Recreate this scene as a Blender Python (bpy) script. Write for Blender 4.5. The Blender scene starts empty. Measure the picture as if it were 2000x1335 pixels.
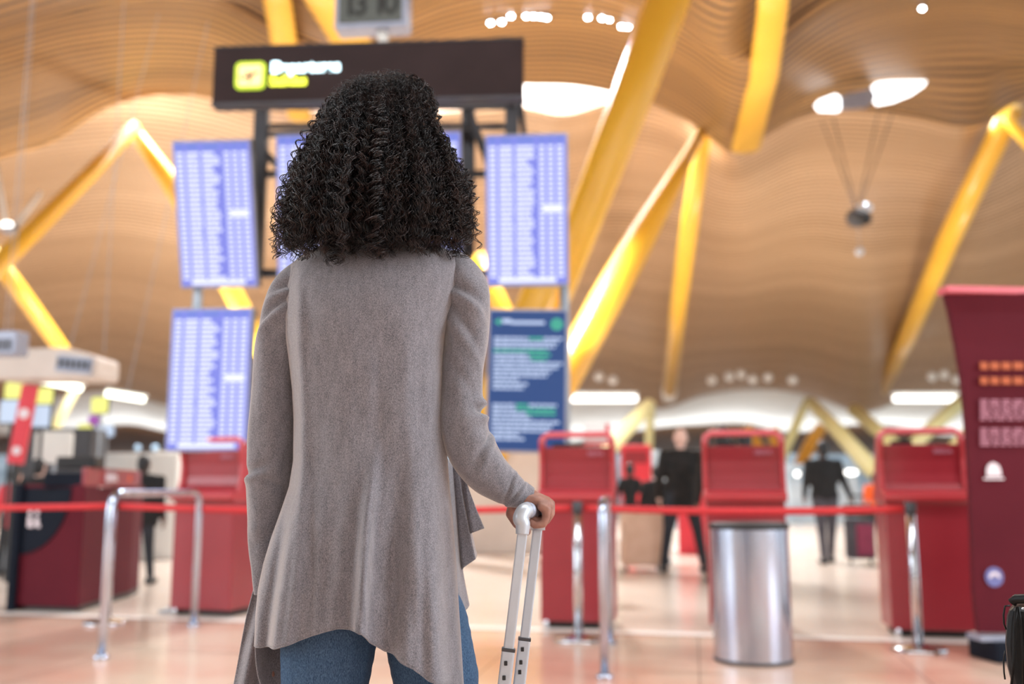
import bpy, math, random
import numpy as np
from mathutils import Vector, Matrix, Euler

random.seed(7); rng = np.random.default_rng(7)
PI = math.pi
scene = bpy.context.scene
COL = scene.collection

# ------------------------------------------------------------------ camera
F = 1900.0; TH = math.radians(8.7); CAMZ = 1.0
cam_data = bpy.data.cameras.new('camera'); cam = bpy.data.objects.new('camera', cam_data)
COL.objects.link(cam); scene.camera = cam
cam.location = (0, 0, CAMZ); cam.rotation_euler = (PI/2 + TH, 0, 0)
cam_data.sensor_width = 36; cam_data.lens = 36 * F / 2000
cam_data.clip_end = 400; cam_data.clip_start = 0.05
cam_data.dof.use_dof = True; cam_data.dof.focus_distance = 1.775; cam_data.dof.aperture_fstop = 1.95

# ------------------------------------------------------------------ world, lights, exposure
world = bpy.data.worlds.new('world'); scene.world = world; world.use_nodes = True
bg = world.node_tree.nodes['Background']; bg.inputs[0].default_value = (0.84, 0.93, 1.0, 1); bg.inputs[1].default_value = 1.25
vs = scene.view_settings
vs.view_transform = 'Standard'; vs.look = 'None'; vs.gamma = 1.0; vs.use_curve_mapping = False; vs.exposure = 0.12

def area(name, loc, rot, sx, sy, energy, color=(1, 1, 1)):
    l = bpy.data.lights.new(name, 'AREA'); l.shape = 'RECTANGLE'; l.size = sx; l.size_y = sy
    l.energy = energy; l.color = color
    o = bpy.data.objects.new(name, l); COL.objects.link(o); o.location = loc; o.rotation_euler = rot
    return o
# unseen fill added overhead, then daylight through the skylight between the ceiling waves
area('overhead_fill', (0.5, 2.5, 9.0), (0, 0, 0), 16, 2.5, 850, (.93, .97, 1))
area('skylight_daylight', (-4, 25.4, 14.0), (math.radians(25), 0, 0), 30, 2.5, 13000, (.96, 0.98, 1))
# unseen side fill lamps added near the camera for side-lit folds
area('left_side_fill', (-11, 2.0, 4.5), (0, math.radians(-75), 0), 7, 7, 560, (.84, .93, 1))
area('right_side_fill', (9, -0.3, 4.0), (0, math.radians(75), 0), 6, 6, 640, (.90, .94, 1))
# fill lamp added near the floor, shining up to brighten the white soffit
area('far_soffit_fill', (3, 56.0, 1.6), (math.radians(165), 0, 0), 60, 3, 2200, (.92, 0.97, 1))
# added lamps without fixtures, pointing up to brighten the bamboo ceiling
for (ux, uy, e, c) in ((1.5, 17, 430, (1, .93, .82)), (-8, 26, 640, (.76, .88, 1)), (9, 27, 220, (1, .97, .93)), (15, 30, 120, (.92, .96, 1))):
    area('ceiling_fill', (ux, uy, 3.6), (PI - (math.radians(30) if uy > 20 else 0), 0, 0), 1.2, 1.2, e, c)

# ------------------------------------------------------------------ projection helpers (pixel -> world point on plane y = Y)
cT, sT = math.cos(TH), math.sin(TH)
def P(px, py, Y):
    x = (px - 1000) / F; v = (667.5 - py) / F
    dy = cT - v * sT; dz = sT + v * cT
    t = Y / dy
    return Vector((x * t, Y, CAMZ + dz * t))
def G(px, py, z=0.0):
    x = (px - 1000) / F; v = (667.5 - py) / F
    dy = cT - v * sT; dz = sT + v * cT
    t = (z - CAMZ) / dz
    return Vector((x * t, dy * t, z))
def S(Y): return Y / F            # metres per pixel at depth Y (approx)

# ------------------------------------------------------------------ materials
def lin(c):
    r = []
    for v in c[:3]:
        v = v / 255.0
        r.append(v / 12.92 if v <= 0.04045 else ((v + 0.055) / 1.055) ** 2.4)
    return (r[0], r[1], r[2], 1)
MATS = {}
def mat(name, col, rough=0.5, metal=0.0, emit=0.0, ecol=None, spec=0.5, sheen=0.0, coat=0.0):
    if name in MATS: return MATS[name]
    m = bpy.data.materials.new(name); m.use_nodes = True
    b = m.node_tree.nodes['Principled BSDF']
    b.inputs['Base Color'].default_value = lin(col)
    b.inputs['Roughness'].default_value = rough
    b.inputs['Metallic'].default_value = metal
    b.inputs['Specular IOR Level'].default_value = spec
    if sheen: b.inputs['Sheen Weight'].default_value = sheen
    if coat: b.inputs['Coat Weight'].default_value = coat; b.inputs['Coat Roughness'].default_value = 0.15
    if emit:
        b.inputs['Emission Color'].default_value = lin(ecol or col)
        b.inputs['Emission Strength'].default_value = emit
    MATS[name] = m
    return m
def nodes(m): return m.node_tree.nodes, m.node_tree.links, m.node_tree.nodes['Principled BSDF']
def noisy(name, c1, c2, scale=(20, 20, 20), rough=0.6, metal=0.0, bump=0.0, bdist=0.01, sheen=0.0, detail=4, spec=0.5, coat=0.0, lo=0.35, hi=0.65):
    """procedural two-tone noise material in object coordinates"""
    if name in MATS: return MATS[name]
    m = mat(name, c1, rough, metal, spec=spec, sheen=sheen, coat=coat)
    n, l, b = nodes(m)
    tc = n.new('ShaderNodeTexCoord'); mp = n.new('ShaderNodeMapping'); mp.inputs['Scale'].default_value = scale
    nz = n.new('ShaderNodeTexNoise'); nz.inputs['Scale'].default_value = 1.0; nz.inputs['Detail'].default_value = detail
    cr = n.new('ShaderNodeValToRGB'); cr.color_ramp.elements[0].position = lo; cr.color_ramp.elements[1].position = hi
    cr.color_ramp.elements[0].color = lin(c1); cr.color_ramp.elements[1].color = lin(c2)
    l.new(tc.outputs['Object'], mp.inputs['Vector']); l.new(mp.outputs[0], nz.inputs['Vector'])
    l.new(nz.outputs['Fac'], cr.inputs[0]); l.new(cr.outputs[0], b.inputs['Base Color'])
    if bump:
        bp = n.new('ShaderNodeBump'); bp.inputs['Strength'].default_value = bump; bp.inputs['Distance'].default_value = bdist
        l.new(nz.outputs['Fac'], bp.inputs['Height']); l.new(bp.outputs[0], b.inputs['Normal'])
    return m

def slat_material(name, ca, cb, cgap, gap=0.22, rough=0.5):
    m = mat(name, ca, rough); n, l, b = nodes(m)
    uv = n.new('ShaderNodeUVMap'); sp = n.new('ShaderNodeSeparateXYZ'); l.new(uv.outputs[0], sp.inputs[0])
    fr = n.new('ShaderNodeMath'); fr.operation = 'FRACT'; l.new(sp.outputs['Y'], fr.inputs[0])
    fl = n.new('ShaderNodeMath'); fl.operation = 'FLOOR'; l.new(sp.outputs['Y'], fl.inputs[0])
    cb_ = n.new('ShaderNodeCombineXYZ'); l.new(fl.outputs[0], cb_.inputs['Y']); 
    ux = n.new('ShaderNodeMath'); ux.operation = 'MULTIPLY'; ux.inputs[1].default_value = 0.15; l.new(sp.outputs['X'], ux.inputs[0]); l.new(ux.outputs[0], cb_.inputs['X'])
    nz = n.new('ShaderNodeTexNoise'); nz.inputs['Scale'].default_value = 0.23; nz.inputs['Detail'].default_value = 5; l.new(cb_.outputs[0], nz.inputs['Vector'])
    cr = n.new('ShaderNodeValToRGB'); cr.color_ramp.elements[0].position = .35; cr.color_ramp.elements[1].position = .68
    cr.color_ramp.elements[0].color = lin(ca); cr.color_ramp.elements[1].color = lin(cb); l.new(nz.outputs['Fac'], cr.inputs[0])
    g = n.new('ShaderNodeMath'); g.operation = 'LESS_THAN'; g.inputs[1].default_value = gap; l.new(fr.outputs[0], g.inputs[0])
    mx = n.new('ShaderNodeMix'); mx.data_type = 'RGBA'; l.new(g.outputs[0], mx.inputs['Factor'])
    l.new(cr.outputs[0], mx.inputs['A']); mx.inputs['B'].default_value = lin(cgap)
    l.new(mx.outputs['Result'], b.inputs['Base Color'])
    return m

M = {}
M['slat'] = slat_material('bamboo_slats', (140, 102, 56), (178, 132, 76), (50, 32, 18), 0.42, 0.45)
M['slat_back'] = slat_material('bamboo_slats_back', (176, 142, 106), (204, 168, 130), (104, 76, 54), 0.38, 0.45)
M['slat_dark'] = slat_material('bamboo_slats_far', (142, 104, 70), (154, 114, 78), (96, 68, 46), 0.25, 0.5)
M['soffit'] = noisy('pale_soffit', (214, 213, 210), (226, 226, 224), (.5, .5, .5), 0.6)
M['yellow'] = noisy('yellow_paint', (226, 172, 48), (232, 180, 58), (.6, .6, .6), 0.35, coat=0.3)
M['yellow_pale'] = noisy('pale_yellow_paint', (244, 236, 170), (250, 243, 186), (.6, .6, .6), 0.4)
M['orange_paint'] = noisy('orange_paint', (232, 158, 40), (238, 166, 50), (.6, .6, .6), 0.4)
M['white_cap'] = noisy('white_cap_paint', (222, 220, 214), (230, 228, 222), (2, 2, 2), 0.45)
M['red'] = noisy('red_laminate', (142, 38, 47), (148, 42, 51), (3, 3, 3), 0.33, coat=0.25)
M['red_light'] = noisy('red_moulded_edge', (176, 50, 56), (182, 56, 62), (3, 3, 3), 0.3, coat=0.3)
M['red_pale'] = noisy('pale_red_moulding', (212, 92, 100), (218, 98, 106), (3, 3, 3), 0.35, coat=.2)
M['maroon'] = noisy('maroon_print', (86, 24, 36), (92, 27, 39), (2, 2, 2), 0.6, spec=.12)
M['maroon_edge'] = noisy('maroon_edge', (206, 92, 104), (212, 98, 108), (4, 4, 4), 0.4)
M['navy'] = noisy('navy_laminate', (18, 24, 35), (22, 28, 40), (4, 4, 4), 0.6, spec=.12)
M['chrome'] = mat('chrome', (205, 208, 214), 0.14, 1.0)
M['steel'] = noisy('brushed_steel', (164, 172, 190), (196, 204, 220), (9, 9, .8), 0.2, 1.0, bump=.15, bdist=.01)
M['alu'] = mat('aluminium', (214, 219, 226), 0.3, 1.0)
M['alu_white'] = noisy('satin_aluminium', (186, 193, 202), (194, 201, 210), (30, 30, 2), 0.34, 0.35)
M['frame'] = noisy('dark_steel_frame', (62, 62, 66), (72, 72, 76), (5, 5, 5), 0.5, 0.2)
M['grey_post'] = noisy('pale_grey_post', (158, 168, 178), (168, 178, 188), (5, 5, 5), 0.4, 0.2)
M['black'] = noisy('black_plastic', (24, 24, 26), (32, 32, 34), (20, 20, 20), 0.45)
M['sign'] = noisy('dark_sign_face', (42, 31, 31), (47, 35, 35), (3, 3, 3), 0.55, spec=.12)
M['skin'] = noisy('brown_skin', (142, 100, 86), (168, 122, 106), (60, 60, 60), 0.5, bump=.12, bdist=.002)
M['skin_pale'] = noisy('pale_skin', (232, 190, 174), (238, 198, 182), (30, 30, 30), 0.5)
M['skin_dark'] = noisy('dark_skin', (86, 56, 44), (96, 64, 50), (30, 30, 30), 0.5)
M['leather'] = noisy('black_leather', (9, 8, 9), (15, 14, 14), (90, 90, 90), 0.42, bump=.3, bdist=.002, spec=.25)
M['jacket'] = noisy('black_jacket_cloth', (20, 18, 17), (36, 31, 29), (14, 14, 14), 0.62, spec=.3)
M['tshirt'] = noisy('black_shirt_cloth', (17, 17, 19), (25, 25, 27), (10, 10, 10), 0.8)
M['trousers'] = noisy('charcoal_trouser_cloth', (30, 34, 42), (40, 44, 52), (10, 10, 10), 0.8)
M['grey_trousers'] = noisy('grey_trouser_cloth', (66, 64, 72), (82, 80, 88), (10, 10, 10), 0.8)
M['beige'] = noisy('beige_fabric', (214, 176, 150), (226, 190, 166), (6, 6, 6), 0.7)
M['burgundy'] = noisy('burgundy_fabric', (122, 32, 64), (134, 40, 72), (12, 12, 12), 0.6)
M['orange'] = noisy('orange_fabric', (232, 92, 30), (240, 104, 40), (12, 12, 12), 0.7)
M['white'] = noisy('white_laminate', (222, 222, 218), (230, 230, 226), (3, 3, 3), 0.4)
M['cream_panel'] = noisy('cream_metal_panel', (210, 198, 188), (220, 208, 198), (2, 2, 2), 0.5)
M['lit_white'] = mat('lit_white', (255, 255, 250), 0.5, emit=3.2)
M['lit_tube'] = mat('lit_tube', (250, 255, 240), 0.5, emit=3.0)
M['lit_spot'] = mat('lit_spot', (240, 245, 255), 0.5, emit=60.0)
M['lit_yellow'] = mat('lit_yellow', (90, 88, 40), 0.5, emit=1.0, ecol=(240, 238, 130))
M['lit_green'] = mat('lit_lime', (168, 196, 40), 0.5, emit=.95)
M['lit_cyan'] = mat('lit_letters_white', (206, 240, 250), 0.5, emit=4.0)
M['lit_lime'] = mat('lit_letters_yellow', (214, 222, 60), 0.5, emit=2.4)
M['lit_peach'] = mat('lit_peach', (252, 206, 140), 0.5, emit=.95)
M['screen'] = mat('screen_blue', (12, 12, 16), 0.3, emit=.80, ecol=(142, 150, 252))
M['screen_top'] = mat('screen_header', (12, 12, 16), 0.3, emit=.9, ecol=(110, 138, 220))
M['glyph'] = mat('screen_text', (12, 12, 16), 0.4, emit=1.15, ecol=(232, 236, 255))
M['blue_screen'] = mat('notice_blue', (12, 12, 16), 0.3, emit=.55, ecol=(40, 92, 168))
M['glyph_green'] = mat('notice_green', (12, 12, 16), 0.4, emit=1.0, ecol=(70, 190, 150))
M['glyph_blue'] = mat('notice_text', (12, 12, 16), 0.4, emit=.95, ecol=(205, 222, 255))
M['lit_blue'] = mat('monitor_blue', (60, 64, 72), 0.4, emit=.85, ecol=(206, 222, 246))
M['lit_dim'] = mat('lamp_blue_dim', (150, 180, 205), 0.4, emit=.5)
M['sky_glass'] = mat('skylight_glass', (250, 253, 255), 0.3, emit=3.0)
M['purple'] = mat('lit_purple', (150, 70, 160), 0.4, emit=.5)
M['banner_red'] = noisy('banner_red', (214, 52, 66), (222, 60, 74), (3, 3, 3), 0.5)
M['lcd'] = mat('lcd_grey', (76, 80, 74), 0.4)
M['lcd_digit'] = mat('lcd_digit', (24, 25, 20), 0.5)
M['grey_case'] = noisy('blue_grey_case', (150, 156, 174), (160, 166, 184), (6, 6, 6), 0.4, 0.2)
M['orange_text'] = mat('orange_print', (176, 84, 36), 0.6)
M['pink_text'] = mat('pale_print', (178, 116, 134), 0.6)
M['white_text'] = mat('white_print', (232, 222, 228), 0.6)
M['blue_emblem'] = mat('blue_emblem', (104, 110, 168), 0.5)
M['belt'] = noisy('red_belt_webbing', (204, 44, 50), (214, 54, 58), (40, 40, 40), 0.6)
M['tinted'] = noisy('shop_blue_grey', (150, 168, 182), (198, 210, 218), (.4, .4, .9), 0.4, lo=.4, hi=.6)

# knit fabric
def knit():
    m = mat('grey_knit', (132, 120, 116), 0.9, spec=0.12, sheen=0.8)
    n, l, b = nodes(m)
    b.inputs['Sheen Roughness'].default_value = 0.45; b.inputs['Sheen Tint'].default_value = (1, .93, .88, 1)
    tc = n.new('ShaderNodeTexCoord')
    mp = n.new('ShaderNodeMapping'); mp.inputs['Scale'].default_value = (760, 760, 380)
    nz = n.new('ShaderNodeTexNoise'); nz.inputs['Scale'].default_value = 1; nz.inputs['Detail'].default_value = 3; nz.inputs['Roughness'].default_value = .7
    l.new(tc.outputs['Object'], mp.inputs[0]); l.new(mp.outputs[0], nz.inputs['Vector'])
    mp2 = n.new('ShaderNodeMapping'); mp2.inputs['Scale'].default_value = (90, 90, 26)
    n2 = n.new('ShaderNodeTexNoise'); n2.inputs['Scale'].default_value = 1; n2.inputs['Detail'].default_value = 4
    l.new(tc.outputs['Object'], mp2.inputs[0]); l.new(mp2.outputs[0], n2.inputs['Vector'])
    ad = n.new('ShaderNodeMath'); ad.operation = 'MULTIPLY_ADD'; ad.inputs[1].default_value = .18; l.new(n2.outputs['Fac'], ad.inputs[0]); 
    ml = n.new('ShaderNodeMath'); ml.operation = 'MULTIPLY'; ml.inputs[1].default_value = .82; l.new(nz.outputs['Fac'], ml.inputs[0]); l.new(ml.outputs[0], ad.inputs[2])
    cr = n.new('ShaderNodeValToRGB'); cr.color_ramp.elements[0].position = .36; cr.color_ramp.elements[1].position = .64
    cr.color_ramp.elements[0].color = lin((86, 87, 94)); cr.color_ramp.elements[1].color = lin((150, 148, 155))
    l.new(ad.outputs[0], cr.inputs[0]); l.new(cr.outputs[0], b.inputs['Base Color'])
    bp = n.new('ShaderNodeBump'); bp.inputs['Strength'].default_value = .35; bp.inputs['Distance'].default_value = .0012
    l.new(nz.outputs['Fac'], bp.inputs['Height']); l.new(bp.outputs[0], b.inputs['Normal'])
    return m
M['knit'] = knit()
def denim():
    m = noisy('blue_denim', (36, 60, 88), (92, 120, 150), (700, 700, 260), 0.85, bump=.3, bdist=.001, spec=.2, lo=.3, hi=.8)
    return m
M['denim'] = denim()
def hairmat():
    m = mat('black_curly_hair', (20, 15, 14), 0.33, spec=0.42)
    n, l, b = nodes(m)
    tc = n.new('ShaderNodeTexCoord'); nz = n.new('ShaderNodeTexNoise'); nz.inputs['Scale'].default_value = 45
    cr = n.new('ShaderNodeValToRGB'); cr.color_ramp.elements[0].position = .4; cr.color_ramp.elements[1].position = .72
    cr.color_ramp.elements[0].color = lin((15, 12, 13)); cr.color_ramp.elements[1].color = lin((52, 36, 32))
    l.new(tc.outputs['Object'], nz.inputs['Vector']); l.new(nz.outputs['Fac'], cr.inputs[0]); l.new(cr.outputs[0], b.inputs['Base Color'])
    return m
M['hair'] = hairmat()
def floormat():
    m = mat('polished_stone_floor', (208, 176, 154), 0.16, spec=0.55)
    n, l, b = nodes(m)
    tc = n.new('ShaderNodeTexCoord'); mp = n.new('ShaderNodeMapping'); mp.inputs['Rotation'].default_value = (0, 0, math.radians(10.5)); mp.inputs['Scale'].default_value = (1, 1, 1)
    l.new(tc.outputs['Object'], mp.inputs[0])
    br = n.new('ShaderNodeTexBrick'); br.offset = 0.0; br.inputs['Scale'].default_value = 1.0; br.inputs['Mortar Size'].default_value = .006
    br.inputs['Brick Width'].default_value = 1.2; br.inputs['Row Height'].default_value = 1.2
    br.inputs['Color1'].default_value = lin((236, 222, 208)); br.inputs['Color2'].default_value = lin((228, 212, 198)); br.inputs['Mortar'].default_value = lin((126, 96, 82))
    l.new(mp.outputs[0], br.inputs['Vector'])
    nz = n.new('ShaderNodeTexNoise'); nz.inputs['Scale'].default_value = .55; nz.inputs['Detail'].default_value = 5; l.new(mp.outputs[0], nz.inputs['Vector'])
    cr = n.new('ShaderNodeValToRGB'); cr.color_ramp.elements[0].position = .36; cr.color_ramp.elements[1].position = .6
    cr.color_ramp.elements[0].color = lin((224, 172, 154)); cr.color_ramp.elements[1].color = lin((236, 218, 200)); l.new(nz.outputs['Fac'], cr.inputs[0])
    mx = n.new('ShaderNodeMix'); mx.data_type = 'RGBA'; mx.blend_type = 'MULTIPLY'; mx.inputs['Factor'].default_value = .55
    l.new(cr.outputs[0], mx.inputs['A']); l.new(br.outputs['Color'], mx.inputs['B']); l.new(mx.outputs['Result'], b.inputs['Base Color'])
    return m
M['floor'] = floormat()
M['floor_pale'] = noisy('pale_stone_floor', (226, 208, 192), (236, 220, 206), (.5, .5, .5), 0.2, spec=.55)
M['floor_line'] = noisy('white_floor_strip', (240, 232, 224), (246, 240, 234), (2, 2, 2), 0.3)

# ------------------------------------------------------------------ mesh building
class MB:
    def __init__(s): s.v = []; s.f = []; s.uv = None
    def add(s, vs, fs):
        o = len(s.v); s.v += [tuple(p) for p in vs]; s.f += [tuple(i + o for i in f) for f in fs]; return s
    def box(s, c, d, rz=0.0, rx=0.0, ry=0.0):
        mt = Matrix.Translation(c) @ Euler((rx, ry, rz)).to_matrix().to_4x4()
        a, b, e = d[0]/2, d[1]/2, d[2]/2
        vs = [mt @ Vector((x*a, y*b, z*e)) for z in (-1, 1) for y in (-1, 1) for x in (-1, 1)]
        return s.add(vs, [(0,2,3,1), (4,5,7,6), (0,1,5,4), (2,6,7,3), (0,4,6,2), (1,3,7,5)])
    def tube(s, pts, r, n=12, caps=True):
        pts = [Vector(p) for p in pts]; N = len(pts)
        rs = r if isinstance(r, (list, tuple)) else [r]*N
        up = Vector((0, 0, 1)); rings = []; prev = None
        for i, p in enumerate(pts):
            t = (pts[min(i+1, N-1)] - pts[max(i-1, 0)]).normalized()
            if prev is None:
                a = t.cross(up)
                if a.length < .05: a = t.cross(Vector((1, 0, 0)))
                a.normalize()
            else:
                a = (prev - t * prev.dot(t)).normalized()
            b = t.cross(a); prev = a
            rr = rs[i] if isinstance(rs[i], (tuple, list)) else (rs[i], rs[i])
            rings.append([p + a * (math.cos(2*PI*k/n) * rr[0]) + b * (math.sin(2*PI*k/n) * rr[1]) for k in range(n)])
        vs = [q for rg in rings for q in rg]; fs = []
        for i in range(N-1):
            for k in range(n):
                k2 = (k+1) % n; fs.append((i*n+k, i*n+k2, (i+1)*n+k2, (i+1)*n+k))
        if caps: fs.append(tuple(range(n-1, -1, -1))); fs.append(tuple((N-1)*n + k for k in range(n)))
        return s.add(vs, fs)
    def lathe(s, c, prof, n=32):
        vs = []; fs = []
        for (r, z) in prof:
            for k in range(n): vs.append((c[0] + r*math.cos(2*PI*k/n), c[1] + r*math.sin(2*PI*k/n), c[2] + z))
        for i in range(len(prof)-1):
            for k in range(n):
                k2 = (k+1) % n; fs.append((i*n+k, i*n+k2, (i+1)*n+k2, (i+1)*n+k))
        fs.append(tuple(range(n-1, -1, -1))); fs.append(tuple((len(prof)-1)*n+k for k in range(n)))
        return s.add(vs, fs)
    def prism(s, poly, h, axis='z', mt=None):
        """poly in 2D extruded from -h/2..h/2 along axis; y-axis => poly is (x,z); x-axis => (y,z)"""
        def mk(p, e):
            if axis == 'z': return Vector((p[0], p[1], e))
            if axis == 'y': return Vector((p[0], e, p[1]))
            return Vector((e, p[0], p[1]))
        vs = [mk(p, -h/2) for p in poly] + [mk(p, h/2) for p in poly]
        if mt is not None: vs = [mt @ q for q in vs]
        n = len(poly); fs = [tuple(range(n-1, -1, -1)), tuple(range(n, 2*n))]
        for i in range(n): j = (i+1) % n; fs.append((i, j, n+j, n+i))
        return s.add(vs, fs)
    def sphere(s, c, r, n=16, m=10):
        r = r if isinstance(r, (tuple, list)) else (r, r, r)
        vs = [(c[0], c[1], c[2]-r[2])]; fs = []
        for i in range(1, m):
            a = -PI/2 + PI*i/m
            for k in range(n): vs.append((c[0]+r[0]*math.cos(a)*math.cos(2*PI*k/n), c[1]+r[1]*math.cos(a)*math.sin(2*PI*k/n), c[2]+r[2]*math.sin(a)))
        vs.append((c[0], c[1], c[2]+r[2])); L = len(vs)-1
        for k in range(n):
            k2 = (k+1) % n; fs.append((0, 1+k2, 1+k))
            for i in range(m-2): a0 = 1+i*n; fs.append((a0+k, a0+k2, a0+n+k2, a0+n+k))
            fs.append((L, 1+(m-2)*n+k, 1+(m-2)*n+k2))
        return s.add(vs, fs)
    def xf(s, mt): s.v = [tuple(mt @ Vector(p)) for p in s.v]; return s
    def build(s, name, m, parent=None, smooth=False, bevel=0.0, solid=0.0, subd=0):
        me = bpy.data.meshes.new(name); me.from_pydata(s.v, [], s.f); me.update()
        me.materials.append(m)
        if smooth: me.polygons.foreach_set('use_smooth', [True]*len(me.polygons))
        o = bpy.data.objects.new(name, me); COL.objects.link(o)
        if parent: o.parent = parent
        if solid:
            md = o.modifiers.new('solid', 'SOLIDIFY'); md.thickness = solid; md.offset = 0
        if bevel:
            md = o.modifiers.new('bevel', 'BEVEL'); md.width = bevel; md.segments = 3; md.limit_method = 'ANGLE'; md.angle_limit = math.radians(35)
        if subd:
            md = o.modifiers.new('sub', 'SUBSURF'); md.levels = subd; md.render_levels = subd
        return o
def tag(o, label, cat, group=None, kind=None):
    o['label'] = label; o['category'] = cat
    if group: o['group'] = group
    if kind: o['kind'] = kind
    return o
def thing(name, label, cat, loc=(0, 0, 0), rz=0.0, group=None, rx=0.0, ry=0.0):
    o = bpy.data.objects.new(name, None); COL.objects.link(o); o.empty_display_size = .1
    o.location = loc; o.rotation_euler = (rx, ry, rz); return tag(o, label, cat, group)
def struct(o): o['kind'] = 'structure'; return o
def copy_tree(o, parent=None):
    c = o.copy(); COL.objects.link(c); c.parent = parent
    for ch in list(o.children): copy_tree(ch, c)
    return c
def text(s, name, size, m, parent, loc, rot=(PI/2, 0, 0), depth=.004, align='LEFT', width=1.0, offset=0.0):
    cu = bpy.data.curves.new(name, 'FONT'); cu.body = s; cu.size = size; cu.extrude = depth; cu.align_x = align; cu.offset = offset
    t = bpy.data.objects.new(name, cu); COL.objects.link(t)
    dg = bpy.context.evaluated_depsgraph_get(); me = bpy.data.meshes.new_from_object(t.evaluated_get(dg))
    bpy.data.objects.remove(t); me.materials.clear(); me.materials.append(m)
    o = bpy.data.objects.new(name, me); COL.objects.link(o); o.parent = parent; o.location = loc; o.rotation_euler = rot; o.scale = (width, 1, 1)
    return o
def interp(x, tab):
    xs = [t[0] for t in tab]; ys = [t[1] for t in tab]
    return float(np.interp(x, xs, ys))
def catmull(xs, ys, x):
    """smooth (monotone-ish cubic) interpolation"""
    xs = np.asarray(xs, float); ys = np.asarray(ys, float); x = np.clip(np.asarray(x, float), xs[0], xs[-1])
    d = np.gradient(ys, xs); i = np.clip(np.searchsorted(xs, x) - 1, 0, len(xs)-2)
    h = xs[i+1]-xs[i]; t = (x-xs[i])/h
    return (2*t**3-3*t**2+1)*ys[i] + (t**3-2*t**2+t)*h*d[i] + (-2*t**3+3*t**2)*ys[i+1] + (t**3-t**2)*h*d[i+1]

def surface(name, rows, m, nu=160, nv=12, pitch=.12, solid=.12, extra_first=None, kind='structure'):
    """rows: list of (list of (px, py), Y or list of (px,Y)); smooth grid through them, uv.y counts slats"""
    pxs = np.concatenate([np.linspace(-500, 2500, nu)])
    ctrl = []
    for (tab, Y) in rows:
        py = catmull([t[0] for t in tab], [t[1] for t in tab], pxs)
        if isinstance(Y, (list, tuple)): yy = np.interp(pxs, [t[0] for t in Y], [t[1] for t in Y])
        else: yy = np.full(nu, float(Y))
        ctrl.append(np.array([P(a, b, c) for a, b, c in zip(pxs, py, yy)]))
    if extra_first is not None: ctrl.insert(0, extra_first(ctrl[0]))
    ctrl = np.array(ctrl); R = len(ctrl)
    tv = np.linspace(0, R-1, (R-1)*nv+1); grid = np.zeros((len(tv), nu, 3))
    for u in range(nu):
        for k in range(3): grid[:, u, k] = catmull(np.arange(R), ctrl[:, u, k], tv)
    return grid_mesh(name, grid, m, pitch, solid, kind)
def grid_mesh(name, grid, m, pitch, solid, kind='structure', parent=None):
    nv, nu, _ = grid.shape
    seg = np.linalg.norm(np.diff(grid, axis=0), axis=2).mean(axis=1); vv = np.concatenate([[0], np.cumsum(seg)]) / pitch
    seg = np.linalg.norm(np.diff(grid, axis=1), axis=2).mean(axis=0); uu = np.concatenate([[0], np.cumsum(seg)])
    faces = [(i*nu+j, i*nu+j+1, (i+1)*nu+j+1, (i+1)*nu+j) for i in range(nv-1) for j in range(nu-1)]
    me = bpy.data.meshes.new(name); me.from_pydata(grid.reshape(-1, 3).tolist(), [], faces)
    ul = me.uv_layers.new(name='UVMap')
    li = np.zeros(len(me.loops), int); me.loops.foreach_get('vertex_index', li)
    uvs = np.stack([uu[li % nu], vv[li // nu]], 1).astype(np.float32); ul.data.foreach_set('uv', uvs.ravel())
    me.materials.append(m); me.polygons.foreach_set('use_smooth', [True]*len(me.polygons))
    o = bpy.data.objects.new(name, me); COL.objects.link(o)
    if parent: o.parent = parent
    if kind: o['kind'] = kind
    if solid: md = o.modifiers.new('solid', 'SOLIDIFY'); md.thickness = solid; md.offset = 0
    return o

# organic shapes: union of ellipsoids, voxel-remeshed to one continuous surface
def blobs(name, items, m, parent, voxel=.01, smooth_it=4):
    """items: list of chains; chain = list of (pos, radius | (rx,ry,rz)) swept with interpolated spheres"""
    mb = MB()
    for ch in items:
        for i, (p, r) in enumerate(ch):
            r = r if isinstance(r, (tuple, list)) else (r, r, r)
            mb.sphere(p, r, 14, 9)
            if i + 1 < len(ch):
                q, s_ = ch[i+1]; s_ = s_ if isinstance(s_, (tuple, list)) else (s_, s_, s_)
                p_, q_ = Vector(p), Vector(q); L = (q_-p_).length; k = max(1, int(L / (0.28*min(min(r), min(s_)))))
                k = min(k, 40)
                for j in range(1, k):
                    t = j / k; mb.sphere(p_.lerp(q_, t), tuple(a*(1-t)+b*t for a, b in zip(r, s_)), 14, 9)
    me = bpy.data.meshes.new(name); me.from_pydata(mb.v, [], mb.f)
    t = bpy.data.objects.new(name, me); COL.objects.link(t)
    md = t.modifiers.new('r', 'REMESH'); md.mode = 'VOXEL'; md.voxel_size = voxel; md.use_smooth_shade = True
    if smooth_it: s_ = t.modifiers.new('s', 'SMOOTH'); s_.iterations = smooth_it; s_.factor = .5
    dg = bpy.context.evaluated_depsgraph_get(); me2 = bpy.data.meshes.new_from_object(t.evaluated_get(dg))
    bpy.data.objects.remove(t); me2.materials.clear(); me2.materials.append(m); me2.name = name
    me2.polygons.foreach_set('use_smooth', [True]*len(me2.polygons))
    o = bpy.data.objects.new(name, me2); COL.objects.link(o); o.parent = parent
    return o
YAW = math.radians(-10.5)
#@@SETTING
# ------------------------------------------------------------------ floor
fl = MB()
fl.add([(-60, -6, 0), (60, -6, 0), (60, 110, 0), (-60, 110, 0)], [(0, 1, 2, 3)])
struct(fl.build('floor', M['floor']))
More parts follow.
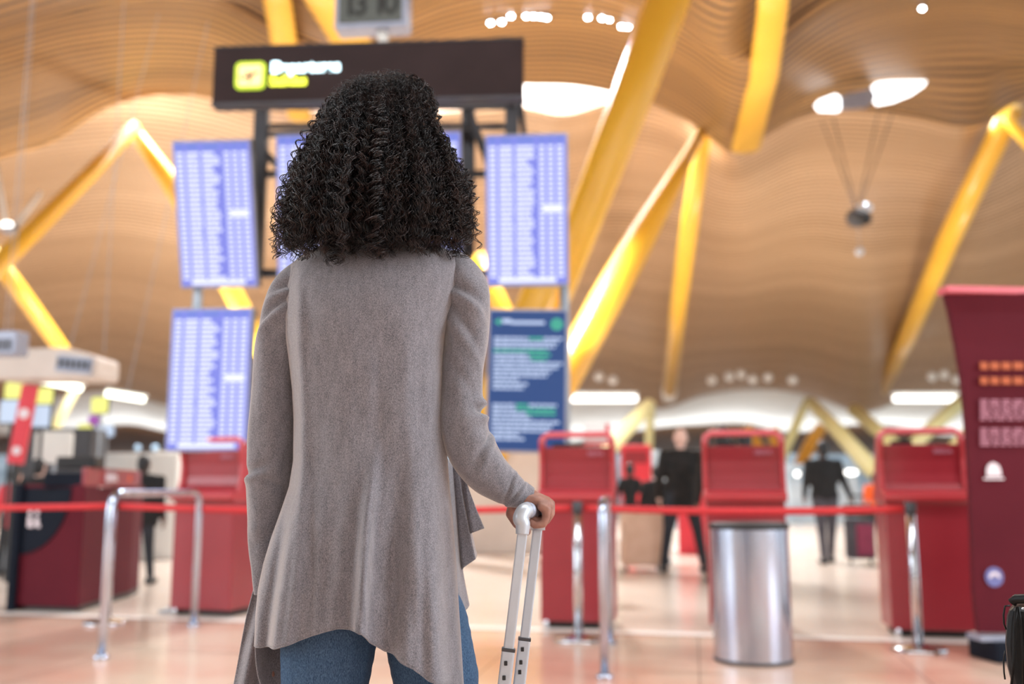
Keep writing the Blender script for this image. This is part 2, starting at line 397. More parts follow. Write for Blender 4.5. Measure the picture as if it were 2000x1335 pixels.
# white inlaid strip and paler stone beyond it, both running along the row of kiosks
A = G(0, 1200); B = G(1750, 1253); d = (B - A).normalized(); nrm = Vector((-d.y, d.x, 0))
st = MB(); a0 = A - d*30; b0 = B + d*30
st.add([tuple(p + Vector((0, 0, .002))) for p in (a0, b0, b0 + nrm*.16, a0 + nrm*.16)], [(0, 1, 2, 3)])
struct(st.build('trim_1', M['floor_line']))
pl = MB(); pl.add([tuple(p + Vector((0, 0, .001))) for p in (a0 + nrm*.16, b0 + nrm*.16, b0 + nrm*100, a0 + nrm*100)], [(0, 1, 2, 3)])
struct(pl.build('floor_beyond_strip', M['floor_pale']))

# ------------------------------------------------------------------ ceiling
R0 = [(-500, 430), (-200, 370), (0, 304), (105, 270), (196, 212), (280, 184), (350, 180), (413, 185), (520, 200), (620, 205), (700, 195), (860, 160), (960, 155), (1028, 160), (1120, 163), (1200, 177), (1280, 201), (1350, 237), (1395, 270), (1428, 292), (1460, 276), (1500, 255), (1545, 230), (1600, 214), (1660, 211), (1720, 215), (1800, 228), (1880, 244), (1925, 238), (1965, 206), (2010, 186), (2150, 165), (2500, 200)]
R1 = [(-500, 300), (-200, 205), (0, 160), (150, 118), (300, 100), (420, 110), (540, 150), (620, 168), (700, 150), (860, 100), (1020, 76), (1100, 74), (1200, 90), (1280, 118), (1360, 165), (1425, 215), (1455, 222), (1500, 200), (1560, 160), (1620, 130), (1700, 108), (1800, 92), (1900, 86), (2000, 92), (2150, 110), (2500, 160)]
R2 = [(-500, 220), (-200, 115), (0, 55), (150, 18), (300, 2), (420, 15), (540, 75), (630, 102), (700, 85), (860, 22), (1020, -8), (1100, -10), (1200, 5), (1280, 35), (1360, 76), (1425, 120), (1460, 130), (1500, 110), (1560, 62), (1620, 20), (1700, -15), (1800, -35), (1900, -40), (2000, -30), (2150, -10), (2500, 60)]
R3 = [(a, b - 215) for a, b in R2]
def near_row(r): q = r.copy(); q[:, 1] -= 26; return q
surface('ceiling', [(R3, 14.6), (R2, 18.5), (R1, 21.2), (R0, 24)], M['slat'], nu=220, nv=14, pitch=.34, solid=.15, extra_first=near_row)
b0 = [(-500, 300), (0, 190), (150, 165), (300, 160), (420, 180), (520, 208), (620, 215), (750, 225), (900, 215), (1020, 208), (1100, 222), (1200, 196), (1280, 196), (1350, 232), (1395, 262), (1428, 284), (1460, 268), (1500, 248), (1545, 222), (1600, 206), (1660, 203), (1720, 207), (1800, 220), (1880, 236), (1925, 225), (1965, 190), (2010, 160), (2150, 140), (2500, 180)]
Y0 = [(-500, 26.6), (1340, 26.6), (1428, 24.4), (1880, 24.4), (1965, 26.6), (2500, 26.6)]
b4 = [(-500, 770), (0, 790), (120, 772), (220, 762), (330, 790), (450, 800), (600, 790), (760, 778), (900, 772), (1000, 768), (1110, 762), (1200, 772), (1290, 795), (1370, 770), (1450, 758), (1530, 760), (1600, 775), (1690, 802), (1760, 778), (1850, 764), (1950, 775), (2050, 790), (2500, 790)]
def mixrow(f, bulge=0):
    out = []
    for px in range(-500, 2501, 50):
        a = float(catmull([t[0] for t in b0], [t[1] for t in b0], px)); b = float(catmull([t[0] for t in b4], [t[1] for t in b4], px))
        out.append((px, a*(1-f) + b*f))
    return out
def Yrow(Y, w): return [(px, Y + w*math.cos((px - 1600)/ 330.0 * PI)) for px in range(-500, 2501, 50)]
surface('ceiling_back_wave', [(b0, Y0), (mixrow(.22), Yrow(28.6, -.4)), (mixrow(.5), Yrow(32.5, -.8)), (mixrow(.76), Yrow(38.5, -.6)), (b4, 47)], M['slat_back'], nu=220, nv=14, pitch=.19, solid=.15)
# pale soffit band far behind, then a darker slatted wave under it
d0 = [(a, b - 14) for a, b in b4]
d1 = [(-500, 850), (0, 850), (150, 838), (260, 828), (330, 842), (500, 850), (800, 842), (1000, 850), (1110, 862), (1200, 848), (1290, 833), (1370, 828), (1450, 826), (1545, 843), (1600, 838), (1650, 830), (1755, 832), (1825, 847), (1900, 850), (2000, 840), (2500, 850)]
surface('ceiling_white_wave', [(d0, 48), ([(a, (b+c)/2) for (a, b), c in zip(d1, [interp(q[0], d0) for q in d1])], 52), (d1, 58)], M['soffit'], nu=200, nv=8, pitch=.3, solid=.1)
e1 = [(-500, 888), (600, 886), (1300, 884), (1700, 886), (2500, 888)]
surface('ceiling_far_wave', [([(a, b - 6) for a, b in d1], 58.5), (e1, 84)], M['slat_dark'], nu=160, nv=8, pitch=.5, solid=.1)
# the far end of the hall: a glazed wall with shop fronts
wl = MB(); q0 = P(-700, 860, 90); q1 = P(2700, 860, 90)
wl.box(((q0.x+q1.x)/2, 90, 3.2), (q1.x-q0.x, .3, 6.4)); struct(wl.build('wall_far', M['tinted']))

wb_ = MB(); wb_.box((0, -5.8, 6), (60, .3, 12)); struct(wb_.build('light_block_wall', M['white']))  # unseen wall added behind the camera to cut frontal world light
# skylight: a glazed strip over the gap between the two ceiling waves
sk = MB(); g0 = P(-500, 60, 27.5); g1 = P(2300, 60, 27.5)
sk.box(((g0.x+g1.x)/2, 29.4, 14.6), (g1.x-g0.x, 9.0, .1), rx=math.radians(-16)); struct(sk.build('window_1', M['sky_glass']))
#@@BEAMS
# ------------------------------------------------------------------ yellow struts
def strut(label, pts, cap=None, m='yellow', name='roof_strut', grp=None, flat=1.0, n=20):
    """pts: (px, py, Y, width_px)"""
    q = [P(a, b, Y) for a, b, Y, w in pts]; r = [w/2*S(Y)*1.03 for a, b, Y, w in pts]
    r = [(x, x*flat) for x in r]
    mb = MB().tube(q, r, n); 
    if cap:
        t = thing(name, label, 'roof strut', tuple(q[-1]), group=grp); mb.xf(Matrix.Translation(-q[-1])); mb.build('shaft', M[m], t, smooth=True)
        dirv = (q[-1] - q[-2]).normalized(); c = MB().tube([-dirv*.02, dirv*cap], [r[-1][0]*1.12, r[-1][0]*.95], 16); c.build('end_cap', M['white_cap'], t, smooth=True)
        return t
    o = mb.build(name, M[m], None, smooth=True); return tag(o, label, 'roof strut', grp)
strut('thick round yellow roof strut leaning right beside the upper right flight board', [(1325, -60, 15, 86), (1305, 0, 15, 88), (1249, 150, 15, 84), (1191, 300, 15, 76), (1135, 445, 15.2, 68), (1085, 575, 15.4, 62), (1000, 800, 15.8, 52), (945, 942, 16.2, 46)])
strut('tapering yellow strut running down left from the skylight edge to the blue notice screen', [(1374, 248, 24, 16), (1315, 355, 22.6, 38), (1250, 467, 21.2, 58), (1190, 575, 20, 66), (1110, 720, 18.6, 68), (1040, 850, 17.5, 64)])
strut('slim upright yellow strut below the skylight edge with a white foot', [(1378, 245, 24.2, 30), (1348, 430, 27, 36), (1325, 600, 32, 32), (1308, 762, 40, 26)], cap=.9)
strut('flat yellow rib climbing the ceiling valley right of the thick strut', [(1514, -60, 14.6, 64), (1509, 20, 16.1, 62), (1492, 150, 18.9, 58), (1456, 290, 22.9, 56)], flat=.35)
strut('long yellow strut at right rising from its white foot to the arch edge', [(1975, 214, 24.3, 44), (1853, 467, 30, 43), (1771, 660, 38, 34), (1718, 766, 46, 26)], cap=1.3)
strut('short yellow strut in the top right corner under the arch edge', [(1962, 228, 24.2, 22), (2020, 290, 24.4, 26), (2110, 400, 24.8, 28)])
strut('yellow ceiling rib at the top left of the dark departures sign', [(533, -60, 15.0, 60), (541, 0, 16.3, 56), (556, 92, 18.2, 52), (585, 230, 22.8, 46)], flat=.35)
strut('broad yellow ceiling rib running down behind the hanging clock', [(600, -60, 14.4, 84), (636, 0, 15.6, 84), (690, 88, 17.4, 82), (760, 215, 22.2, 66)], flat=.5)
strut('yellow strut crossing the upper left of the hall down to the frame edge', [(262, 248, 23.8, 26), (180, 335, 22, 30), (60, 455, 20, 36), (-60, 570, 18.5, 40)])
strut('yellow strut at far left leaning down towards the long cream gantry', [(-20, 490, 24, 34), (40, 570, 25, 32), (130, 695, 27, 28), (150, 725, 27.6, 26)])
strut('pale yellow strut falling behind the upper left flight board', [(255, 246, 24, 24), (330, 350, 24.4, 38), (400, 470, 25, 38), (470, 600, 26, 36), (520, 700, 27, 32)])
strut('pale strut between the woman and the blue notice screen', [(930, 500, 20, 34), (975, 590, 20, 34), (1040, 720, 20, 34)])
strut('wide orange-yellow strut glimpsed between the two right-hand screens', [(1075, 520, 14.6, 62), (1050, 575, 14.6, 64), (1000, 690, 14.6, 62), (900, 935, 14.8, 58)])
for lab, pts, m_ in (
    ('pale yellow branch strut left of the tree column reaching down to its fork', [(1582, 784, 40, 22), (1640, 845, 38, 28), (1700, 912, 36, 34), (1722, 935, 36, 30)], 'yellow_pale'),
    ('pale yellow branch strut falling from the white strut foot to the tree column', [(1668, 800, 40, 26), (1720, 845, 38, 26), (1768, 886, 36, 24)], 'yellow_pale'),
    ('pale yellow branch strut rising right from the tree column behind the banner', [(1880, 782, 38, 28), (1820, 835, 37, 26), (1765, 888, 36, 24), (1728, 930, 36, 26)], 'yellow_pale'),
    ('short pale yellow strut low beside the maroon banner', [(1912, 820, 36, 24), (1880, 855, 36, 24), (1840, 900, 36, 22)], 'yellow_pale'),
    ('pale yellow strut slanting down left of the bald man', [(1268, 790, 34, 26), (1235, 825, 33, 28), (1196, 868, 32, 30), (1170, 900, 32, 26)], 'yellow_pale'),
    ('thin vertical pale strut hanging under the white arch left of the bald man', [(1272, 786, 42, 16), (1268, 848, 42, 16), (1266, 935, 42, 16)], 'yellow_pale'),
    ('thin yellow strut crossing the white arch above the middle kiosk', [(1578, 778, 44, 14), (1555, 830, 44, 18), (1530, 885, 44, 18), (1515, 935, 44, 16)], 'yellow_pale'),
    ('orange strut leaning left behind the top of the middle kiosk', [(1458, 832, 48, 20), (1480, 870, 48, 22), (1505, 925, 48, 22)], 'orange_paint'),
    ('orange strut pointing straight down behind the middle kiosk', [(1508, 836, 50, 26), (1518, 870, 50, 24), (1528, 930, 50, 20)], 'orange_paint'),
    ('orange strut leaning right left of the man in the black shirt', [(1605, 832, 48, 22), (1580, 872, 48, 24), (1556, 920, 48, 22)], 'orange_paint'),
    ('pale yellow forked strut behind the check-in area at far left', [(146, 762, 22, 18), (125, 800, 21.5, 18), (105, 838, 21, 20), (96, 900, 21, 18)], 'yellow_pale')):
    strut(lab, pts, m=m_, n=14)
q = [G(1727, 1004), P(1727, 960, G(1727, 1004).y), P(1722, 925, 36)]
tc_ = MB().tube([G(1722, 986), P(1722, 950, 36), P(1722, 925, 36)], [.34, .32, .36], 20)
tag(tc_.build('tree_column', M['yellow_pale'], None, smooth=True), 'pale yellow trunk of the tree column right of the man in the black shirt', 'column')

# thin pale struts and round lamp at the far left
for lab, pts in (('thin pale steel strut at the left edge of the frame', [(-6, 330, 20, 9), (12, 440, 20, 9)]), ('thin pale steel strut leaning right above the left lamp', [(80, 375, 20, 8), (34, 440, 20, 9)])):
    strut(lab, pts, m='white_cap', name='steel_strut', n=10)
t = thing('spotlight', 'round grey spotlight with a bright lens at the left edge of the hall', 'lamp', tuple(P(18, 445, 19.9)))
MB().sphere((0, 0, 0), (.16, .16, .13)).build('housing', M['grey_case'], t, smooth=True)
MB().sphere((0, -.1, .04), (.13, .08, .08)).build('lens', M['lit_white'], t, smooth=True)

# hanging lamp cluster on wires at right
c = P(1675, 425, 20)
t = thing('pendant_lamp', 'dark round projector lamp hung on thin wires before the right-hand ceiling', 'lamp', tuple(c))
MB().sphere((0, 0, 0), (.24, .24, .21)).build('housing', M['frame'], t, smooth=True)
MB().tube([(.05, -.12, -.05), (.07, -.27, -.09)], [.12, .14], 20).build('lens_hood', M['black'], t, smooth=True)
MB().sphere((.14, -.05, .2), (.17, .14, .12)).build('reflector', M['alu'], t, smooth=True)
MB().tube([(0, 0, -.2), (.0, 0, -.7)], .006, 6).build('drop_wire', M['grey_post'], t)
MB().sphere((0, 0, -.74), (.09, .09, .09)).build('glass_ball', M['alu_white'], t, smooth=True)
for a in ((1605, 235), (1628, 232), (1716, 215), (1745, 215)):
    e = P(a[0], a[1], 22.5) - c
    MB().tube([(0, 0, .1), tuple(e)], .012, 6).build('wire', M['frame'], t)

# round recessed downlights in the ceiling
spots = [(958, 43), (980, 41), (998, 30), (1028, 30), (1042, 30), (1056, 31), (1068, 33), (1148, 32), (1176, 34), (1191, 36), (1214, 50), (1226, 51), (1801, 15)]
dl = None
for i, (a, b) in enumerate(spots):
    Yc = 19.3
    ordn = ('first', 'second', 'third', 'fourth', 'fifth', 'sixth', 'seventh')
    lab = ('%s downlight from the left in the row right of the hanging clock' % ordn[i]) if a < 1100 else ('%s downlight from the left in the row beside the thick yellow strut' % ordn[i-7]) if a < 1300 else 'single small round downlight in the ceiling at the top right'
    loc = P(a, b, Yc)
    if dl is None:
        dl = thing('downlight', lab, 'downlight', tuple(loc), group='round downlights in the ceiling above the sign')
        MB().lathe((0, 0, 0), [(.048, -.02), (.052, 0), (.045, .05)], 20).build('housing', M['alu'], dl)
        MB().sphere((0, 0, -.015), (.042, .042, .03)).build('lens', M['lit_spot'], dl, smooth=True)
        sl = bpy.data.lights.new('downlight_beam', 'SPOT'); sl.energy = 1350; sl.spot_size = math.radians(95); sl.spot_blend = .8; sl.shadow_soft_size = .12; sl.color = (.97, .98, 1)
        so_ = bpy.data.objects.new('downlight_beam', sl); COL.objects.link(so_); so_.parent = dl; so_.location = (0, 0, -.08); so_.rotation_euler = (math.radians(-18), 0, 0)
        o = dl
    else:
        o = copy_tree(dl); o['label'] = lab
        if a > 1300: del o['group']
    if 7 <= i <= 11: [bpy.data.objects.remove(ch) for ch in list(o.children) if ch.type == 'LIGHT']
    o.location = loc
for i, (a, b) in enumerate(((1390, 742), (1424, 735), (1447, 731), (1470, 741), (1500, 737), (1548, 742), (1170, 735), (1197, 742), (1820, 735), (1844, 731), (1868, 741))):
    o = MB().sphere((0, 0, 0), (.2, .12, .2), 12, 8).build('ceiling_reflector', M['white_cap'], None, smooth=True)
    o.location = P(a, b, 41)
    o1 = ('first', 'second', 'third', 'fourth', 'fifth', 'sixth')
    tag(o, ('%s pale ceiling reflector from the left above the middle kiosk' % o1[i]) if i < 6 else ('%s pale ceiling reflector from the left beside the blue notice screen' % o1[i-6]) if i < 8 else ('%s pale ceiling reflector from the left near the maroon banner' % o1[i-8]), 'reflector', 'disc reflectors above the far white arch')
# oval skylight opening with a grey baffle disc
def oval(cx, cy, ax, ay, ang, n=28, clip=None):
    pts = []
    for k in range(n):
        a = 2*PI*k/n; x, y = ax*math.cos(a), ay*math.sin(a)
        pts.append((cx + x*math.cos(ang) - y*math.sin(ang), cy + x*math.sin(ang) + y*math.cos(ang)))
    return pts
t = bpy.data.objects.new('window_2', None); COL.objects.link(t); t.location = P(1700, 185, 22.4); struct(t)
def patch(name, poly, Y, m, dep=.05):
    o = P(1700, 185, 22.4); q = [P(a, b, Y) - o for a, b in poly]
    mb = MB(); n = len(q); mb.add([tuple(p) for p in q] + [tuple(p + Vector((0, dep, 0))) for p in q], [tuple(range(n)), tuple(range(2*n-1, n-1, -1))] + [(i, i+n, (i+1) % n + n, (i+1) % n) for i in range(n)])
    return mb.build(name, m, t)
patch('glazing', [(1702, 170), (1712, 162), (1760, 155), (1800, 150), (1811, 154), (1806, 166), (1780, 184), (1745, 198), (1714, 204), (1708, 198), (1709, 186)], 22.4, M['sky_glass'])
patch('glazing', [(1592, 205), (1600, 196), (1632, 184), (1641, 190), (1642, 213), (1636, 217), (1600, 216)], 22.4, M['sky_glass'])
patch('baffle_disc', [(1642, 188), (1670, 180), (1702, 171), (1710, 186), (1706, 200), (1690, 210), (1655, 212), (1643, 212)], 22.35, M['grey_case'])
#@@SIGNS
# ------------------------------------------------------------------ flight information structure
rnd = random.Random(3)
def screen_thing(label, cx, cy, w_px, h_px, Y, yaw, tilt, roll=0.0, kind='flights', name='flight_information_screen', grp=None, seed=0):
    s_ = S(Y) * 1.0; v = (667.5 - cy)/F; k = 1/(cT - v*sT)         # slant correction
    w = w_px * s_ * k; h = h_px * s_ / (cT - v*sT) / (math.cos(TH + math.atan(v)))*1.0
    t = thing(name, label, 'screen', tuple(P(cx, cy, Y)), group=grp)
    t.rotation_euler = (tilt, roll, yaw)
    MB().box((0, .05, 0), (w, .09, h)).build('housing', M['frame'], t, bevel=.008)
    MB().box((0, .0, 0), (w*1.0, .016, h*1.0)).build('bezel', M['grey_case'], t, bevel=.004)
    r = random.Random(seed)
    W, H = w*.96, h*.97
    if kind == 'flights':
        MB().box((0, -.009, 0), (W, .004, H)).build('display', M['screen'], t)
        mb = MB(); cols = [(-.47, .09, 1), (-.34, .17, 2), (-.13, .24, 3), (.16, .07, 1), (.27, .07, 1), (.38, .08, 1)]
        n = 27; rows_h = H*.90/n
        for i in range(n):
            z = H*.44 - (i + .5)*rows_h
            for (x0, ww, kd) in cols:
                if kd == 3: ww = r.uniform(.13, .24)
                x = x0*W; end = x0*W + ww*W
                if kd == 1: mb.box(((x+end)/2, -.012, z), (end-x, .003, rows_h*.55))
                else:
                    while x < end - .012*W:
                        l_ = min(r.uniform(.03, .09)*W, end - x); mb.box((x + l_/2, -.012, z), (l_, .003, rows_h*.6)); x += l_ + .006*W
        mb.box((.33*W, -.013, H*(.44 - .9*13/27)), (.25*W, .003, rows_h*1.6))
        mb.box((0, -.012, -H*.475), (W*.72, .003, H*.03))
        mb.build('flight_list', M['glyph'], t)
        hb = MB()
        for (x0, ww, kd) in cols: hb.box((x0*W + ww*W/2, -.012, H*.47), (ww*W*.9, .003, H*.022))
        hb.build('header_row', M['screen_top'], t)
    else:
        MB().box((0, -.009, 0), (W, .004, H)).build('display', M['blue_screen'], t)
        # green arrow and green case symbol in a ring, header words
        mb = MB()
        mb.prism([(-.44*W, H*.42), (-.36*W, H*.445), (-.36*W, H*.395)], .004, 'y', Matrix.Translation((0, -.012, 0)))
        mb.prism([(.38*W + .075*W*math.cos(a*PI/12), H*.405 + .075*W*math.sin(a*PI/12)) for a in range(24)], .004, 'y', Matrix.Translation((0, -.012, 0)))
        mb.build('green_ring_and_arrow', M['glyph_green'], t)
        wb = MB(); wb.box((-.28*W, -.012, H*.425), (.12*W, .003, H*.03)); wb.box((-.0*W, -.012, H*.415), (.44*W, .003, H*.022)); wb.build('heading', M['glyph_blue'], t)
        def para(z0, lines):
            z = z0; mb = MB(); wb = MB()
            for ln in lines:
                x = -.44*W
                for (l_, g) in ln:
                    tgt = mb if g else wb; e = x + l_*W
                    while x < e - .01*W:
                        q = min(r.uniform(.04, .11)*W, e - x); tgt.box((x+q/2, -.012, z), (q, .003, H*.017)); x += q + .012*W
                z -= H*.030
            wb.build('paragraph', M['glyph_blue'], t); mb.build('green_words', M['glyph_green'], t)
        para(H*.30, [[(.45, 0), (.2, 1), (.26, 0)], [(.84, 0)], [(.8, 0)], [(.1, 1), (.6, 1)], [(.45, 0), (.28, 1)], [(.5, 0), (.2, 1)], [(.9, 0)], [(.84, 0)], [(.75, 0)], [(.7, 0)], [(.33, 0)], [(.45, 0)], [(.4, 0)]])
        para(-H*.18, [[(.3, 0), (.15, 1), (.36, 0)], [(.3, 0), (.5, 1)], [(.45, 0), (.38, 1)], [(.5, 0)], [(.88, 0)], [(.8, 0)], [(.74, 0)], [(.36, 0)], [(.42, 0)]])
        
        cs = MB(); cs.prism([(.38*W + .02*W*a, H*.405 + .03*H*b*.5) for a, b in ((-1, -1), (1, -1), (1, 1), (-1, 1))], .004, 'y', Matrix.Translation((0, -.016, 0))); cs.build('case_symbol', M['blue_screen'], t)
    return t
GY = math.radians(-4)
grp = 'flight information screens on the steel structure'
screen_thing('upper left flight information screen with blue rows beside the steel frame', 421, 419, 156, 275, 8.2, GY, math.radians(16), 0, seed=1)
screen_thing('lower left flight information screen hanging below another one on a grey post', 409, 740, 163, 280, 8.2, GY, 0, 0, seed=2)
screen_thing('upper middle flight information screen half hidden behind the left of the hair', 618, 407, 158, 280, 8.1, GY, math.radians(9), 0, seed=3)
screen_thing('upper middle flight information screen half hidden behind the right of the hair', 824, 404, 158, 282, 8.05, GY, math.radians(9), 0, seed=4)
screen_thing('upper right flight information screen next to the thick yellow strut', 1029, 410, 162, 286, 8.0, GY, math.radians(8), 0, seed=5)
screen_thing('blue notice screen with white and green text on the right of the structure', 1029, 742, 156, 280, 8.0, GY, 0, math.radians(1.2), kind='notice', name='notice_screen', seed=6)

ss = thing('screen_structure', 'dark steel structure with grey posts carrying the screens and the sign', 'steel structure', (0, 8.6, 0))
def sb(pts, w, nm, m='frame', Y=8.6):
    mb = MB(); o = Vector((0, 8.6, 0)); q = [P(a, b, c_) - o for a, b, c_ in pts]
    for i in range(len(q)-1):
        a, b = q[i], q[i+1]; dv = b - a; L = dv.length
        mt = Matrix.Translation((a+b)/2) @ dv.to_track_quat('Z', 'Y').to_matrix().to_4x4()
        x = MB().box((0, 0, 0), (w, w, L + w*.5)).xf(mt); mb.add(x.v, x.f)
    return mb.build(nm, M[m], ss, bevel=.004)
for px in (400, 1100):
    top = P(px, 300, 8.45); base = Vector((top.x, top.y - 8.6, 0))
    MB().tube([base, (top.x, top.y - 8.6, top.z)], .042, 16).build('post', M['grey_post'], ss, smooth=True)
    MB().box((base.x, base.y, .01), (.3, .3, .02)).build('foot_plate', M['grey_post'], ss)
for px, wd in ((513, .125), (1000, .125)):
    top = P(px, 195, 8.6); bot = P(px - (4 if px < 700 else 0), 538, 8.6); 
    MB().box((top.x, 0, (top.z+bot.z)/2), (wd, .1, top.z-bot.z)).build('upright', M['frame'], ss, bevel=.005)
for px in (915, 640):
    top = P(px, 195, 8.9); bot = P(px, 500, 8.9)
    MB().box((top.x, .3, (top.z+bot.z)/2), (.13, .08, top.z-bot.z)).build('upright', M['frame'], ss, bevel=.005)
sb([(905, 195, 8.6), (960, 330, 8.9)], .06, 'brace'); sb([(1016, 200, 8.6), (1024, 268, 8.8)], .05, 'brace')
sb([(520, 300, 8.6), (560, 345, 8.9)], .05, 'brace')
for (x0, x1, y, yy, w) in ((500, 1010, 207, 8.6, .06), (500, 1010, 247, 8.75, .05), (500, 640, 262, 8.6, .05), (400, 1100, 340, 8.6, .06), (400, 1100, 534, 8.6, .07)):
    sb([(x0, y, yy), (x1, y, yy)], w, 'crossbeam')

for (px, py, Y, nm) in ((421, 340, 8.2, 0), (618, 340, 8.1, 0), (824, 340, 8.05, 0), (1029, 340, 8.0, 0), (421, 480, 8.3, 0), (618, 534, 8.1, 0), (824, 534, 8.1, 0), (1029, 500, 8.05, 0), (400, 700, 8.25, 1), (1085, 700, 8.05, 1), (400, 800, 8.25, 1), (1085, 800, 8.05, 1)):
    a = P(px, py, Y + .07); MB().box((a.x, ((8.64 if not nm else 8.47) + a.y)/2 - 8.6, a.z), (.08, (8.64 if not nm else 8.47) - a.y, .06)).build('screen_bracket', M['frame'], ss)
for px in (513, 1000):
    a = P(px, 160, 7.78); b = P(px, 197, 8.6); MB().box((b.x, (a.y + 8.6)/2 - 8.6, b.z - .04), (.07, 8.6 - a.y + .1, .06)).build('sign_bracket', M['frame'], ss)
    MB().box((b.x, a.y + .03 - 8.6, (a.z + b.z)/2), (.07, .05, abs(a.z - b.z) + .12)).build('sign_bracket', M['frame'], ss)
# departures sign
s0 = P(416, 148, 7.72); s1 = P(1022, 132, 7.55); sc = (s0+s1)/2
dx = s1 - s0; dx.z = 0; W = dx.length; yw = math.atan2(dx.y, dx.x); Hs = P(718, 86, 7.64).z - P(718, 194, 7.64).z
zs = P(718, 140, 7.64).z
t = thing('departures_sign', 'long dark overhead sign with a lit plane symbol and lit words', 'sign', (sc.x, sc.y, zs), yw)
MB().box((0, .07, 0), (W, .14, Hs)).build('sign_box', M['sign'], t, bevel=.006)
MB().box((0, .07, Hs/2 + .008), (W + .01, .15, .016)).build('top_rail', M['black'], t); MB().box((0, .07, -Hs/2 - .008), (W + .01, .15, .016)).build('bottom_rail', M['frame'], t)
def rrect(cx, cz, w, h, r, n=6):
    p = []
    for (sx, sz, a0) in ((1, 1, 0), (-1, 1, 90), (-1, -1, 180), (1, -1, 270)):
        for k in range(n+1):
            a = math.radians(a0 + 90*k/n); p.append((cx + sx*(w/2 - r) + r*math.cos(a), cz + sz*(h/2 - r) + r*math.sin(a)))
    return p
u = W/606.0; ic = (-W/2 + 75*u, -.012)
MB().prism(rrect(ic[0], ic[1], 60*u, 56*u, 11*u), .012, 'y', Matrix.Translation((0, -.006, 0))).build('symbol_panel', M['lit_green'], t)
MB().prism(rrect(ic[0], ic[1], 47*u, 43*u, 7*u), .012, 'y', Matrix.Translation((0, -.010, 0))).build('symbol_field', M['lit_peach'], t)
pm = MB(); 
mt = Matrix.Translation((ic[0] - .0, -.018, ic[1])) @ Euler((0, math.radians(-22), 0)).to_matrix().to_4x4() @ Matrix.Scale(1.15, 4)
pm.prism([(-.075, -.004), (-.06, .006), (.05, .009), (.075, 0), (.05, -.009), (-.06, -.008)], .006, 'y', mt)
pm.prism([(-.01, 0), (.02, 0), (-.018, -.05), (-.03, -.05)], .006, 'y', mt); pm.prism([(-.005, 0), (.02, 0), (-.01, .032), (-.02, .032)], .006, 'y', mt)
pm.prism([(-.07, 0), (-.055, 0), (-.075, .026), (-.084, .026)], .006, 'y', mt)
pm.build('plane_symbol', M['black'], t)
text('Departures', 'english_word', .128, M['lit_cyan'], t, (-W/2 + 116*u, -.012, .010), width=.98, offset=.004)
text('Salidas', 'spanish_word', .118, M['lit_lime'], t, (-W/2 + 114*u, -.012, -.104), width=1.0, offset=.004)

# hanging clock
cc = P(724, 5, 9.3); 
t = thing('hanging_clock', 'grey-cased digital clock hanging above the dark departures sign', 'clock', tuple(cc), math.radians(-6))
u = S(9.3)*1.12
MB().box((0, .12, 0), (138*u, .24, 98*u)).build('case', M['grey_case'], t, bevel=.02)
MB().box((0, -.004, .0), (120*u, .02, 78*u)).build('display', M['lcd'], t)
for dg_, dx_ in (('1', -.21), ('3', -.10), ('1', .10), ('0', .21)): text(dg_, 'digit', .36, M['lcd_digit'], t, (dx_, -.018, -.135), align='CENTER', offset=.006, width=.95)
MB().tube([(.09, .12, -.2), (.13, .14, -.62)], .055, 14).build('stem', M['white_cap'], t, smooth=True)
MB().tube([(0, .12, .2), (0, .12, 1.4)], .03, 10).build('hanger', M['grey_post'], t, smooth=True)

# ------------------------------------------------------------------ maroon banner totem at right
bp = G(1950, 1290); 
t = thing('banner_totem', 'tall maroon curved banner stand with pale and orange text at the right edge', 'banner', tuple(bp), math.radians(6))
Yb = bp.y; inv = (Matrix.Translation(bp) @ Euler((0, 0, math.radians(6))).to_matrix().to_4x4()).inverted()
prof = [(1912, 1235), (1903, 1150), (1900, 1050), (1896, 960), (1892, 880), (1886, 800), (1880, 740), (1868, 670), (1856, 610), (1846, 572)]
n = len(prof); vs = []; fs = []
right = 2190
for i, (a, b) in enumerate(prof):
    f = i/(n-1); yy = Yb - .02 - .14*f**3
    pl_ = P(a, b, yy); pr = P(right - (1912-a)*.1, b - 25*f, yy); pr.z = pl_.z
    for y_off in (0, .05):
        for k in range(9):
            g = k/8; p = Vector((pl_.x*(1-g) + pr.x*g, yy + y_off, pl_.z)); vs.append(tuple(inv @ p))
for i in range(n-1):
    for k in range(8):
        a = i*18 + k; fs.append((a, a+1, a+19, a+18)); a += 9; fs.append((a, a+18, a+19, a+1))
for i in range(n-1):
    fs.append((i*18, i*18+18, i*18+27, i*18+9)); fs.append((i*18+8, i*18+17, i*18+35, i*18+26))
for k in range(8): a = (n-1)*18+k; fs.append((a, a+1, a+10, a+9))
MB().add(vs, fs).build('panel', M['maroon'], t, smooth=False)
tl = inv @ P(1843, 566, Yb - .17); tr = inv @ Vector((P(right, 500, Yb-.17).x, Yb - .17, P(1843, 566, Yb-.17).z))
MB().box(((tl.x+tr.x)/2, tl.y + .02, tl.z), (tr.x-tl.x, .12, .045)).build('top_edge', M['maroon_edge'], t, bevel=.008)
be0 = inv @ P(1908, 1244, Yb)
MB().box((be0.x + .44, .03, be0.z), (.9, .16, .03)).build('base_trim', M['grey_case'], t)
MB().box((be0.x + .47, .05, be0.z/2 - .01), (.84, .3, be0.z - .02)).build('base', M['navy'], t, bevel=.01)
def on_panel(px, py, off=.004):
    f = np.interp(py, [572, 1235], [1, 0]); return inv @ P(px, py, Yb - .02 - .14*float(f)**3 - off)
